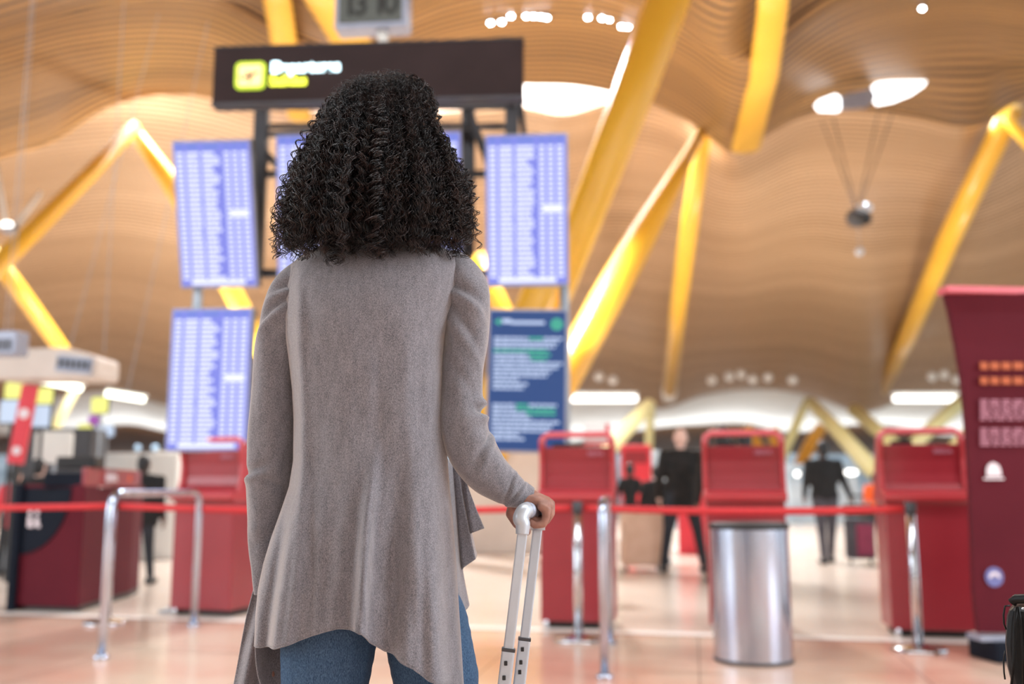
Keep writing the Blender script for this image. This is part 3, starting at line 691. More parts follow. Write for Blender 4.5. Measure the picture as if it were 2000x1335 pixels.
def bars(name, m, lines, hgt, x1=2060):
    mb = MB(); r = random.Random(5)
    for py in lines:
        x = 1914
        while x < x1:
            l_ = r.uniform(6, 22); a = on_panel(x, py); b = on_panel(min(x+l_, x1), py); mb.box(((a.x+b.x)/2, (a.y+b.y)/2, (a.z+b.z)/2), (abs(b.x-a.x), .004, hgt)); x += l_ + 4
    return mb.build(name, m, t)
for ln_ in (714, 743): bars('heading_line', M['orange_text'], (ln_,), .045)
bars('paragraph', M['pink_text'], (782, 788, 794, 800, 806, 812, 818), .012); bars('paragraph', M['pink_text'], (838, 844, 850, 856, 862, 868), .012)
e = on_panel(1940, 918); mb = MB()
mb.prism([(-.045, -.035), (.05, -.035), (.05, 0), (.035, .035), (0, .05), (-.03, .035), (-.045, 0)], .004, 'y', Matrix.Translation(e)); mb.box((e.x, e.y, e.z - .05), (.13, .004, .012))
mb.build('white_logo', M['white_text'], t)
e = on_panel(1942, 1126); MB().prism([(.058*math.cos(k*PI/12), .058*math.sin(k*PI/12)) for k in range(24)], .004, 'y', Matrix.Translation(e)).build('round_emblem', M['blue_emblem'], t)
ar = MB(); ar.prism([(.035*math.cos(k*PI/10), .035*math.sin(k*PI/10)) for k in range(11)] + [(.018*math.cos(k*PI/10), .018*math.sin(k*PI/10)) for k in range(10, -1, -1)], .005, 'y', Matrix.Translation(e + Vector((0, -.004, -.005)))); ar.build('emblem_arc', M['white_text'], t)
#@@KIOSKS
# ------------------------------------------------------------------ self-service kiosks
def kiosk(label, loc, yaw, w=.60, grp='red self-service kiosks in a row'):
    t = thing('self_service_kiosk', label, 'kiosk', tuple(loc), yaw, grp)
    D = .42
    # cabinet
    pr = [(0, .05), (0, .90), (-.06, .955), (-.055, .985), (D*.3, .99), (D, .90), (D, .05)]
    MB().prism(pr, w - .04, 'x').build('cabinet', M['red'], t, bevel=.012)
    MB().box((0, D/2 + .02, .03), (w - .12, D - .08, .06)).build('plinth', M['black'], t)
    # ledge
    MB().prism([(-.065, .93), (-.07, .97), (-.02, 1.0), (.10, 1.012), (.10, .975), (-.01, .94)], w - .01, 'x').build('ledge', M['red_light'], t, bevel=.01)
    # concave back of the screen head, leaning away then forward
    pn = [(.06, 1.0), (.10, 1.05), (.115, 1.12), (.11, 1.22), (.085, 1.33), (.125, 1.33), (.20, 1.22), (.22, 1.1), (.2, 1.0)]
    MB().prism(pn, w - .07, 'x').build('screen_head', M['red'], t, bevel=.008)
    # side cheeks
    ck = [(-.02, .92), (.04, 1.0), (.075, 1.10), (.08, 1.22), (.05, 1.36), (.07, 1.40), (.15, 1.40), (.24, 1.25), (.30, 1.05), (.40, .92)]
    for s_ in (-1, 1): MB().prism([(a, b) for a, b in ck], .035, 'x', Matrix.Translation((s_*(w/2 - .02), 0, 0))).build('cheek', M['red_light'], t, bevel=.01)
    # top hoop
    MB().tube([(-w/2 + .02, .1, 1.33), (-w/2 + .03, .1, 1.40), (-w/2 + .07, .1, 1.425), (w/2 - .07, .1, 1.425), (w/2 - .03, .1, 1.40), (w/2 - .02, .1, 1.33)], .024, 12).build('top_hoop', M['red_pale'], t, smooth=True)
    MB().box((-.12, .15, 1.345), (.14, .05, .03)).build('printer_slot', M['black'], t)
    text('IBERIA', 'brand_lettering', .045, M['pink_text'], t, (.08, .088, 1.265), rot=(PI/2 - .18, 0, 0), depth=.002)
    MB().tube([(-w/2 + .06, .02, .0), (-w/2 + .06, .02, .06)], .022, 10).build('levelling_foot', M['chrome'], t, smooth=True)
    return t
g = G(1140, 1228); k0 = kiosk('red self-service kiosk behind the suitcase handle with papers on top', (G(1127, 1228).x, G(1127, 1228).y, 0), YAW, .58)
for s_, (px, py, lab, w) in enumerate(((1465, 1236, 'red self-service kiosk behind the steel litter bin', .60), (1828, 1246, 'red self-service kiosk left of the tall maroon banner', .60))):
    kiosk(lab, (G(px, py).x, G(px, py).y, 0), YAW, w)
kiosk('red self-service kiosk between the tubular barrier and the woman', (G(388, 1203).x, G(388, 1203).y, 0), YAW - .1, .60)
# things lying on the first kiosk
c_ = P(1164, 892, 7.56); t = thing('leaflet_holder', 'white leaflet holder standing on the kiosk behind the suitcase handle', 'leaflet holder', (c_.x, c_.y, 1.372), YAW)
MB().box((0, 0, .035), (.18, .05, .07)).build('tray', M['white'], t, bevel=.008); MB().box((-.01, .03, .10), (.17, .012, .10), rx=-.15).build('leaflets', M['white'], t, bevel=.003)
# red lightbox sign above
b = P(1166, 848, 10.2)
t = thing('lightbox_sign', 'red lightbox sign on a thin pole above the kiosk beside the notice screen', 'sign', (b.x, b.y, 0))
MB().box((0, 0, b.z), (.27, .08, .22)).build('box', M['banner_red'], t, bevel=.01)
MB().prism([(.035*math.cos(k*PI/8) - .05, b.z + .035*math.sin(k*PI/8)) for k in range(16)], .01, 'y', Matrix.Translation((0, -.045, 0))).build('white_mark', M['white_text'], t)
MB().prism([(.02, b.z - .03), (.12, b.z - .05), (.11, b.z - .01)], .01, 'y', Matrix.Translation((0, -.045, 0))).build('orange_mark', M['orange'], t)
MB().box((0, 0, b.z - .16), (.24, .05, .07)).build('lower_strip', M['white'], t); MB().tube([(0, .05, 0), (0, .05, b.z)], .02, 10).build('pole', M['grey_post'], t); MB().lathe((0, .05, 0), [(.14, 0), (.14, .012), (.02, .02)], 20).build('foot', M['grey_post'], t)
# distant red kiosks / totems
for (px, top, bot, w, lab) in ((1245, 868, 1075, 58, 'distant red totem between the first kiosk and the bald man'), (1362, 905, 1083, 70, 'distant red totem seen between the legs of the bald man')):
    g = G(px, bot); h = P(px, top, g.y).z
    t = thing('red_totem', lab, 'totem', tuple(g), YAW)
    MB().box((0, .15, h/2), (w*S(g.y), .3, h)).build('body', M['banner_red'], t, bevel=.02); MB().box((0, -.005, h*.88), (w*S(g.y)*.8, .01, h*.12)).build('top_panel', M['red'], t)

# ------------------------------------------------------------------ litter bin
g = G(1491, 1302)
t = thing('litter_bin', 'round stainless steel litter bin with a black rim on the stone floor', 'bin', (g.x, g.y + .23, 0))
rb = .232; hb_ = .80
MB().lathe((0, 0, 0), [(rb*.985, .0), (rb, .012), (rb, hb_ - .03), (rb, hb_)], 64).build('drum', M['steel'], t, smooth=True)
MB().lathe((0, 0, 0), [(rb + .003, hb_ - .028), (rb + .008, hb_ - .02), (rb + .008, hb_ + .004), (rb - .02, hb_ + .012), (rb - .04, hb_ - .0)], 64).build('rim', M['black'], t, smooth=True)
MB().lathe((0, 0, 0), [(rb + .004, .0), (rb + .004, .018), (rb, .02)], 64).build('foot_ring', M['frame'], t, smooth=True)

# ------------------------------------------------------------------ belt stanchions
def stanchion(label, px, py, h=.93, src=None):
    g = G(px, py)
    if src: o = copy_tree(src); o['label'] = label; o.location = (g.x, g.y, 0); return o
    t = thing('belt_stanchion', label, 'stanchion', (g.x, g.y, 0), 0, 'chrome belt stanchions')
    MB().lathe((0, 0, 0), [(.165, 0), (.17, .008), (.16, .02), (.06, .032), (.035, .05)], 40).build('base', M['chrome'], t, smooth=True)
    MB().lathe((0, 0, 0), [(.031, .03), (.031, h - .07)], 24).build('pole', M['chrome'], t, smooth=True)
    MB().lathe((0, 0, 0), [(.034, h - .075), (.036, h - .07), (.036, h - .005), (.028, h)], 24).build('belt_head', M['frame'], t, smooth=True)
    return t
s1_ = stanchion('chrome belt stanchion in front of the kiosk behind the suitcase handle', 1130, 1250)
s2_ = stanchion('chrome belt stanchion between the litter bin and the maroon banner', 1795, 1270, src=s1_)
s3_ = stanchion('chrome belt stanchion behind the tubular barrier at left', 207, 1217, src=s1_)
def belt(label, a, b, z=.885, sag=.02, zb=None):
    mb = MB(); N = 16; zb = z if zb is None else zb; vs = []; fs = []
    for i in range(N+1):
        f = i/N; p = Vector(a).lerp(Vector(b), f); zz = z*(1-f) + zb*f - sag*4*f*(1-f)
        vs += [(p.x, p.y, zz - .024), (p.x, p.y, zz + .024)]
    fs = [(2*i, 2*i+2, 2*i+3, 2*i+1) for i in range(N)]
    o = mb.add(vs, fs).build('barrier_belt', M['belt'], None, smooth=True, solid=.003); return tag(o, label, 'belt')
L3, L1, L2 = Vector(s3_.location), Vector(s1_.location), Vector(s2_.location)
belt('red barrier belt stretched from the first kiosk past the litter bin', L1 + Vector((.04, 0, 0)), L2 - Vector((.04, 0, 0)))
belt('red barrier belt running behind the woman from the left stanchion', L3 + Vector((.04, 0, 0)), L1 - Vector((.04, 0, 0)), sag=.03)
belt('red barrier belt leaving the left edge in front of the check-in desk', L3 - Vector((.04, 0, 0)), L3 + Vector((-3.2, .55, 0)))

# ------------------------------------------------------------------ tubular barriers
def barrier(label, a, b, h=.955, r=.024, R=.11):
    a, b = Vector((a.x, a.y, 0)), Vector((b.x, b.y, 0)); d = (b-a).normalized(); c = (a+b)/2
    t = thing('tubular_barrier', label, 'barrier', tuple(c)); pts = [a - c]
    pts.append(a - c + Vector((0, 0, h - R)))
    for k in range(1, 7): q = PI/2*k/6; pts.append(a - c + d*(R*(1 - math.cos(q))) + Vector((0, 0, h - R + R*math.sin(q))))
    for k in range(0, 7): q = PI/2*k/6; pts.append(b - c - d*(R*(1 - math.sin(q))) + Vector((0, 0, h - R + R*math.cos(q))))
    pts.append(b - c)
    MB().tube(pts, r, 18).build('rail', M['steel'], t, smooth=True)
    for e in (a, b): MB().lathe(tuple(e - c), [(.045, 0), (.045, .02), (.03, .03)], 24).build('floor_collar', M['steel'], t, smooth=True)
    return t
barrier('bent steel tube barrier standing in front of the left kiosk', G(198, 1287), G(378, 1223), h=.985, r=.026)
g1 = G(1181, 1325); barrier('steel tube barrier seen end-on in front of the first red kiosk', g1, g1 + Vector((.16, 1.3, 0)).normalized()*1.2, h=.945)

# ------------------------------------------------------------------ check-in desk at left
A = G(28, 1192); Bc = G(150, 1196); C_ = G(252, 1165)
t = thing('check_in_desk', 'red and navy check-in desk at the left edge', 'desk', (A.x, A.y, 0))
h = P(150, 945, Bc.y).z; htop = P(200, 918, Bc.y).z
b1 = Bc - A; c1 = C_ - A; back = Vector((0, .9, 0)) 
poly = [(0, 0), (b1.x, b1.y), (c1.x, c1.y), (c1.x - .1, c1.y + .5), (0, .9)]
MB().prism(poly, h - .04, 'z', Matrix.Translation((0, 0, (h + .04)/2))).build('body', M['maroon'], t, bevel=.015)
MB().prism([(x*.97 + .02, y*.97 + .03) for x, y in poly], .05, 'z', Matrix.Translation((0, 0, .025))).build('plinth', M['black'], t)
up = [(b1.x - .05, b1.y + .03), (b1.x, b1.y), (c1.x, c1.y), (c1.x - .1, c1.y + .4), (b1.x, b1.y + .4)]
MB().prism(up, htop - h + .05, 'z', Matrix.Translation((0, 0, (htop + h)/2))).build('raised_front', M['red'], t, bevel=.01)
MB().box((b1.x - .2, b1.y + .15, (htop + h)/2 - .02), (.34, .25, htop - h)).build('navy_side', M['navy'], t, bevel=.01)
# navy quarter disc on the front
fd = b1.normalized(); ang = math.atan2(fd.y, fd.x); R = .56
q = [(0, 0)] + [(R*math.cos(-PI/2*k/14)*.86, R*math.sin(-PI/2*k/14)) for k in range(15)]
MB().prism(q, .012, 'y', Matrix.Translation((0, 0, h - .03)) @ Euler((0, 0, ang)).to_matrix().to_4x4() @ Matrix.Translation((0, -.007, 0))).build('navy_quarter_disc', M['navy'], t)
MB().box((-.02, .1, h/2), (.06, .3, h)).build('navy_edge', M['navy'], t)
ic = MB(); 
for (x, s_) in ((.1, 1.0), (.17, .8)):
    ic.prism([(x + .018*math.cos(k*PI/6), h - .24 + .018*math.sin(k*PI/6)) for k in range(12)], .01, 'y', Matrix.Translation((0, -.018, 0)))
    ic.box((x, -.018, h - .31*1.02), (.035, .01, .09*s_))
    ic.box((x + .02, -.018, h - .35), (.03, .01, .03))
ic.xf(Euler((0, 0, ang)).to_matrix().to_4x4()).build('white_symbol', M['white_text'], t)
f2 = (c1 - b1); a2 = math.atan2(f2.y, f2.x); nf = Vector((f2.y, -f2.x, 0)).normalized()*.012
text('IBERIA', 'brand_lettering', .10, M['white_text'], t, (b1.x + f2.x*.34 + nf.x, b1.y + f2.y*.34 + nf.y, (h + htop)/2 - .03), rot=(PI/2, 0, a2), offset=.002)
MB().prism([(0, 0), (.09, .02), (.05, .07)], .006, 'y', Matrix.Translation((b1.x + f2.x*.84, b1.y + f2.y*.84 - .02, (h+htop)/2 - .03)) @ Euler((0, 0, a2)).to_matrix().to_4x4()).build('orange_mark', M['orange'], t)
o = MB().box((0, 0, .05), (.34, .22, .10)).build('printer', M['black'], None, bevel=.01); pp = P(158, 905, Bc.y + .35); o.location = (pp.x, pp.y, htop + .025)
tag(o, 'black desk printer on the raised end of the check-in desk', 'printer')

# ------------------------------------------------------------------ background on the left
gt = P(170, 715, 11.2)
t = thing('cream_gantry', 'long cream overhead gantry with a perforated end panel at left', 'gantry', tuple(gt), math.radians(-8))
u = S(11.2)*1.02
MB().prism([(-170*u, -27*u), (40*u, -30*u), (44*u, -22*u), (44*u, 8*u), (36*u, 14*u), (-22*u, 32*u), (-170*u, 32*u)], .5, 'y').build('beam', M['cream_panel'], t, bevel=.03)
MB().box((1*u, -.262, -2*u), (72*u, .03, 30*u), ry=math.radians(6)).build('end_panel', M['grey_case'], t)
pm = MB()
for k in range(6): pm.box(((-28 + k*11.5)*u, -.282, (1.5 - k*1.2)*u), (7*u, .01, 18*u))
pm.build('perforation', M['frame'], t)
for x_ in (-1.0, .2): MB().tube([(x_, 0, .15), (x_ - .05, 0, 6.6)], .004, 8).build('hanger', M['grey_post'], t)
gt = P(8, 672, 9.8)
t = thing('overhead_number_sign', 'grey box sign with dark characters cut by the left edge', 'sign', tuple(gt), math.radians(-8)); u = S(9.8)
MB().box((0, 0, 0), (80*u, .22, 48*u)).build('box', M['grey_case'], t, bevel=.02)
pm = MB()
for k in range(5): pm.box(((-26 + 13*k)*u, -.115, -4*u), (8*u, .01, 22*u))
pm.build('characters', M['frame'], t); MB().tube([(0, 0, .1), (0, 0, 7)], .004, 8).build('hanger', M['grey_post'], t)
def simple(name, label, cat, px, py, Y, w, h, m, dep=.06, rz=0, ry=0, bev=.01, grp=None, grounded=False, roundness=0):
    c = P(px, py, Y); u = S(Y)*1.02; 
    if roundness:
        mb = MB().prism(rrect(0, 0, w*u, h*u, roundness*u), dep, 'y')
    else: mb = MB().box((0, 0, 0), (w*u, dep, h*u))
    o = mb.build(name, m, None, bevel=0 if roundness else bev); o.location = c; o.rotation_euler = (0, ry, rz)
    return tag(o, label, cat, grp)
for (px, py, w, a, lab) in ((116, 748, 90, 11, 'bright fluorescent tube light under the cream gantry'), (245, 772, 76, 9, 'bright fluorescent tube light right of the cream gantry')):
    c = P(px, py, 12); t = thing('tube_light', lab, 'light', tuple(c)); t.rotation_euler = (0, math.radians(a), 0); u = S(12)
    MB().box((0, .03, .04), (w*u*1.03, .1, .03)).build('housing', M['white'], t); MB().box((0, 0, -.01), (w*u, .1, 18*u*.7)).build('tube', M['lit_tube'], t, bevel=.02)
    MB().tube([(0, .03, .06), (0, .03, 5)], .004, 6).build('hanger', M['grey_post'], t)
def desk_sign(lab, px, py, Y, w, h, m, nm='lit_sign', pole=True):
    c = P(px, py, Y); u = S(Y); t = thing(nm, lab, 'sign', (c.x, c.y, 0))
    MB().prism(rrect(0, c.z, w*u, h*u, 5*u), .05, 'y').build('lit_panel', M[m], t); MB().prism(rrect(0, c.z, w*u*1.1, h*u*1.1, 5*u), .04, 'y', Matrix.Translation((0, .03, 0))).build('case', M['frame'], t)
    if pole: MB().tube([(0, .06, 0), (0, .06, c.z)], .02, 8).build('pole', M['grey_post'], t); MB().lathe((0, .06, 0), [(.1, 0), (.1, .015), (.02, .02)], 16).build('foot', M['grey_post'], t)
    return t
desk_sign('square yellow lit sign above the left monitor at far left', 29, 763, 12.3, 36, 33, 'lit_yellow')
desk_sign('square yellow lit sign above the right monitor at far left', 86, 773, 12.5, 34, 32, 'lit_yellow')
desk_sign('square yellow lit sign right of the cream gantry end', 195, 791, 13, 31, 31, 'lit_yellow')
desk_sign('small round yellow lit sign under the purple one', 166, 839, 14, 26, 22, 'lit_yellow')
desk_sign('pale lozenge-shaped lit sign at left beyond the desk', 205, 841, 14.1, 34, 22, 'lit_blue')
desk_sign('small purple lit sign beyond the check-in desk', 183, 821, 14.2, 18, 20, 'purple')
def monitor(lab, px, py, Y, w, h):
    c = P(px, py, Y); u = S(Y); t = thing('monitor', lab, 'monitor', (c.x, c.y, 0), 0)
    MB().box((0, .03, c.z), (w*u*1.12, .05, h*u*1.14)).build('housing', M['black'], t, bevel=.01); MB().box((0, 0, c.z), (w*u, .01, h*u)).build('display', M['lit_blue'], t); MB().tube([(0, .06, 0), (0, .06, c.z)], .022, 8).build('pole', M['black'], t)
monitor('pale blue monitor at the left edge below a yellow sign', 20, 803, 11.4, 40, 44); monitor('pale blue monitor right of the slanted red banner', 78, 812, 11.6, 38, 42)
c0, c1_ = P(60, 752, 11), P(30, 905, 11)
t = thing('slanted_banner', 'tall slanted red banner between the two monitors at far left', 'banner', (c1_.x, 11, 0))
dv = c0 - c1_; mt = Matrix.Translation((dv.x/2, 0, c1_.z + dv.z/2)) @ Euler((0, math.atan2(dv.x, dv.z), 0)).to_matrix().to_4x4()
MB().box((0, 0, 0), (30*S(11), .05, dv.length)).xf(mt).build('panel', M['banner_red'], t)
MB().box((-.02, .06, c1_.z/2), (.06, .06, c1_.z)).build('stand', M['black'], t)
e = MB(); e.prism([(.06*math.cos(k*PI/8), .06*math.sin(k*PI/8)) for k in range(16)], .01, 'y', Matrix.Translation((0, -.03, .12))); e.prism([(.05*math.cos(k*PI/8), .05*math.sin(k*PI/8)) for k in range(16)], .01, 'y', Matrix.Translation((0, -.03, -.3))); e.xf(mt).build('white_marks', M['white_text'], t)
c = P(178, 868, 14.7); t = thing('short_banner', 'short red banner behind the desk printer', 'banner', (c.x, 14.7, 0), 0); MB().box((0, 0, c.z), (26*S(13.5), .04, 38*S(13.5)), ry=.15).build('panel', M['banner_red'], t); MB().tube([(0, .05, 0), (0, .05, c.z)], .02, 8).build('pole', M['grey_post'], t)
c = P(105, 873, 12.4); t = thing('white_board', 'white notice board standing behind the check-in desk', 'board', (c.x, 12.4, 0)); u = S(12.4)
MB().prism(rrect(0, c.z, 72*u, 62*u, 8*u), .05, 'y').build('board', M['white'], t); MB().tube([(0, .05, 0), (0, .05, c.z)], .025, 8).build('pole', M['grey_post'], t)
for lab, (x0, x1, y0, y1, Y, m_, nm) in {
    'long white counter behind the raised end of the check-in desk': (178, 340, 884, 1010, 14.5, 'white', 'counter'),
    'dark recess cabinet behind the red slanted banner': (20, 165, 835, 1035, 13.2, 'slat_dark', 'cabinet'),
    'beige partition wall panel below the blue notice screen': (895, 1066, 882, 1045, 16, 'cream_panel', 'partition'),
    'pale shop counter beyond the man in the black shirt': (1540, 1680, 905, 1003, 30, 'tinted', 'counter'),
    'white shop unit between the bald man and the middle kiosk': (1255, 1390, 880, 1010, 26, 'tinted', 'shop_unit'),
    'pale blue shop unit left of the third kiosk': (1735, 1800, 900, 1003, 28, 'white', 'shop_unit'),
    'white column far beyond the left kiosk': (300, 322, 880, 1000, 20, 'white', 'column')}.items():
    a = P(x0, y0, Y); b = P(x1, y1, Y)
    o = MB().box((0, 0, a.z/2), (b.x-a.x, .5, a.z)).build(nm, M[m_] if m_ != 'slat_dark' else M['frame'], None, bevel=.03); o.location = ((a.x+b.x)/2, Y + .3, 0); tag(o, lab, nm.replace('_', ' '))
def lampball(lab, px, py, Y, w, h, m='lit_white'):
    c = P(px, py, Y); t = thing('globe_lamp', lab, 'lamp', (c.x, c.y, 0)); MB().sphere((0, 0, c.z), (w/2*S(Y), .05, h/2*S(Y))).build('globe', M[m], t, smooth=True)
    MB().tube([(0, .02, 0), (0, .02, c.z)], .012, 8).build('pole', M['grey_post'], t); MB().lathe((0, .02, 0), [(.12, 0), (.12, .02), (.02, .03)], 16).build('foot', M['grey_post'], t); return t
for lab, px, py, Y, w, h, *mm in (('small white globe lamp left of the bald man', 1263, 904, 24, 12, 12), ('small white globe lamp left of the man in the black shirt', 1557, 925, 28, 10, 10), ('wide white lamp right of the man in the black shirt', 1662, 922, 27, 26, 10),
                        ('tall bright lamp glow left of the third kiosk', 1748, 945, 26, 18, 26), ('small bluish lamp right of the bald man', 1390, 935, 24, 9, 14), ('small white lamp over the third kiosk', 1861, 902, 20, 12, 14), ('small round lamp beyond the white counter at left', 269, 874, 24, 12, 12, 'lit_dim'), ('wider round lamp beyond the white counter at left', 303, 874, 25, 14, 12, 'lit_dim'),
                        ('warm white lamp over the middle kiosk', 1472, 898, 20, 26, 8)): lampball(lab, px, py, Y, w, h, *mm)
for lab, px, py, w in (('long pale tube light under the white arch right of the notice screen', 1180, 778, 130), ('long pale tube light under the white arch at right', 1810, 778, 130)):
    c = P(px, py, 41.5); u = S(41.5); t = thing('arch_light', lab, 'light', tuple(c)); MB().box((0, 0, 0), (w*u, .3, 12*u)).build('tube', M['lit_white'], t, bevel=.1); MB().box((0, .2, 10*u), (w*u*1.02, .3, 6*u)).build('housing', M['white'], t)
#@@PEOPLE
# ------------------------------------------------------------------ background people
def person(label, px, py, H=1.75, yaw=0.0, stance=.13, stride=0.0, top='jacket', legs='trousers', skin='skin_pale', hair='black', coat=True, armR=None, armL=None, bald=False, vox=.016, dist=None, bulk=1.0):
    g = G(px, py) if dist is None else Vector(((px-1000)*dist/F*1.0, dist, 0))
    k = H/1.75; t = thing('person', label, 'person', (g.x, g.y, 0), yaw)
    hipz = .92*k; shz = 1.43*k; bw = .19*k*bulk
    def leg(s): 
        y = stride*s
        return [((s*.09*k, 0, hipz), .105*k), ((s*(.09 + stance*.35)*k, y*.45 - .02, .50*k), .068*k), ((s*(.09 + stance*.6)*k, y, .10*k), .05*k)]
    blobs('trousers', [leg(-1), leg(1), [((-.07*k, 0, hipz), (.12*k, .1*k, .12*k)), ((.07*k, 0, hipz), (.12*k, .1*k, .12*k))]], M[legs], t, vox)
    for s in (-1, 1):
        y = stride*s; x = s*(.09 + stance*.6)*k
        blobs('shoe', [[((x, y - .05*k, .045), (.045, .055, .045)), ((x, y + .14*k, .035), (.042, .06, .035))]], M['black'], t, .01)
    aR = armR or [(.26*k, .0, 1.13*k), (.29*k, .04, .86*k)]; aL = armL or [(-.26*k, .0, 1.13*k), (-.29*k, .04, .86*k)]
    arms = []
    for s, a in ((1, aR), (-1, aL)): arms.append([((s*bw, 0, shz - .02), .068*k), (a[0], .055*k), (tuple(Vector(a[0]).lerp(Vector(a[1]), .88)), .04*k)])
    low = (.80 if coat else .93)*k
    blobs('jacket' if coat else 'shirt', arms + [[((0, 0, shz), (bw*.95, .09*k, .06*k)), ((0, 0, 1.25*k), (bw*1.0, .125*k, .1*k)), ((0, 0, 1.05*k), (bw*.88, .12*k, .1*k)), ((0, 0, low), (bw*1.0, .13*k, .06*k))]], M[top], t, vox)
    hz = 1.60*k
    sk = [[((0, .0, shz), .06*k), ((0, .01, hz - .1*k), .052*k)], [((0, .0, hz + .03*k), (.078*k, .095*k, .1*k)), ((0, .03*k, hz - .04*k), (.062*k, .07*k, .075*k))], [((0, .11*k, hz - .01*k), (.013, .02, .022))], [((-.08*k, .0, hz), (.012, .02, .03))], [((.08*k, 0, hz), (.012, .02, .03))]]
    for s, a in ((1, aR), (-1, aL)):
        w = Vector(a[1]); dr = (w - Vector(a[0])).normalized()
        sk.append([(tuple(w - dr*.06), .03*k), (tuple(w), (.032, .036, .04))])
        for f in range(4): sk.append([(tuple(w + dr*.03 + Vector((0, -.027 + .018*f, 0))), .0105), (tuple(w + dr*.075 + Vector((-s*.008, -.027 + .018*f, 0))), .0095), (tuple(w + dr*(.1) + Vector((-s*.028, -.024 + .016*f, 0))), .0085)])
        sk.append([(tuple(w + Vector((0, .03, 0))), .012), (tuple(w + dr*.05 + Vector((-s*.012, .05, 0))), .010)])
    sk += [[((0, 0, shz), (.12*k, .07*k, .04)), ((0, 0, 1.0*k), (.1*k, .07*k, .1*k))]] + [[((s*bw*.9, 0, shz - .03), .04), (a[0], .035), (a[1], .028)] for s, a in ((1, aR), (-1, aL))]
    blobs('body', sk, M[skin], t, .011, 2)
    for s in (-1, 1): MB().sphere((s*.03*k, .092*k, hz + .01), .011, 10, 6).build('eye', M['white'], t, smooth=True)
    if not bald: blobs('hair', [[((0, -.02*k, hz + .05*k), (.088*k, .1*k, .095*k)), ((0, -.045*k, hz - .02*k), (.08*k, .07*k, .08*k))]], M[hair], t, .012)
    return t
person('bald man in a black leather jacket seen from behind, standing beyond the barrier belt', 1336, 1118, 1.80, stance=.25, top='jacket', skin='skin_pale', bald=True, armR=[(.27, .0, 1.15), (.36, .12, .92)], armL=[(-.28, .0, 1.15), (-.27, .1, .9)], bulk=1.1)
person('man in a black short-sleeved shirt and grey trousers walking away pulling a case', 1617, 1100, 1.72, stance=.02, stride=.16, top='tshirt', legs='grey_trousers', skin='skin_dark', coat=False, armR=[(.27, -.02, 1.13), (.36, -.06, .88)], armL=[(-.25, .02, 1.14), (-.25, .12, .9)], bulk=1.12)
person('person in dark clothes just right of the first red kiosk', 1228, 0, 1.42, dist=14.6, top='tshirt', skin='skin_dark', bulk=.7)
person('person in a dark coat left of the bald man', 1279, 0, 1.36, dist=13.6, top='tshirt', skin='skin_pale')
person('dark-haired person behind the left side of the middle kiosk', 1408, 0, 1.72, dist=10.8, top='jacket', skin='skin_dark', bulk=.9)
person('dark-haired person behind the right side of the middle kiosk', 1452, 0, 1.70, dist=11.4, top='jacket', skin='skin_dark', bulk=.9)
person('person in black behind the white counter at left', 287, 0, 1.40, dist=10.8, top='tshirt', skin='skin_dark', bulk=1.3)
person('staff member in black at the check-in desk', 84, 0, 1.36, dist=10.6, top='tshirt', skin='skin_pale', hair='black')
person('staff member in a red top at the far left desk', 40, 0, 1.28, dist=11.9, top='banner_red', skin='skin_pale', hair='black')
person('distant person in an orange top behind the burgundy suitcase', 1702, 0, 1.32, dist=17.0, top='orange', skin='skin_dark')

# suitcases in the background
def case(label, px, py, w, h, body, front, handle=True, yaw=0.0, nm='suitcase', dep=.24):
    g = G(px, py); u = S(g.y); t = thing(nm, label, 'suitcase', (g.x, g.y, 0), yaw)
    W, H = w*u, h*u
    MB().box((0, dep/2, H/2 + .04), (W, dep, H - .06)).build('shell', M[body], t, bevel=.03)
    if front: MB().box((W*.08, -.012, H/2 + .03), (W*.66, .03, H*.72)).build('front_pocket', M[front], t, bevel=.012)
    for s in (-1, 1):
        MB().tube([(s*W*.38 - .012, dep*.5, .03), (s*W*.38 + .012, dep*.5, .03)], .03, 12).build('wheel', M['black'], t, smooth=True)
        if handle: MB().tube([(s*W*.28, dep*.8, H), (s*W*.28, dep*.8, H + .32)], .009, 8).build('handle_tube', M['chrome'], t, smooth=True)
    if handle: MB().tube([(-W*.3, dep*.8, H + .33), (W*.3, dep*.8, H + .33)], .014, 8).build('grip', M['black'], t, smooth=True)
    return t
case('burgundy and grey suitcase rolling beside the man in the black shirt', 1688, 1102, 50, 84, 'grey_trousers', 'burgundy')
o = MB().box((0, 0, .09), (.42, .25, .18)).build('holdall', M['black'], None, bevel=.05); g = G(1688, 1102); o.location = (g.x, g.y + .12, 84*S(g.y) + .03); tag(o, 'black holdall lying on the burgundy suitcase', 'bag')
case('large beige suitcase standing left of the bald man', 1258, 1116, 78, 112, 'beige', None, handle=False, dep=.35)
#@@WOMAN
# ------------------------------------------------------------------ the woman
YB = 1.86
wroot_p = P(738, 1335, YB); wroot = thing('person', 'woman seen from behind with black curly hair, grey cardigan and jeans, holding a case handle', 'person', (wroot_p.x, YB, 0))
wo = Vector((wroot_p.x, YB, 0))
def L(px, py, Y=YB): return P(px, py, Y) - wo
px2m = S(YB)
def build_abs(mb, name, m, parent=wroot, **kw):
    mb.v = [tuple(Vector(p) - wo) for p in mb.v]; return mb.build(name, m, parent, **kw)

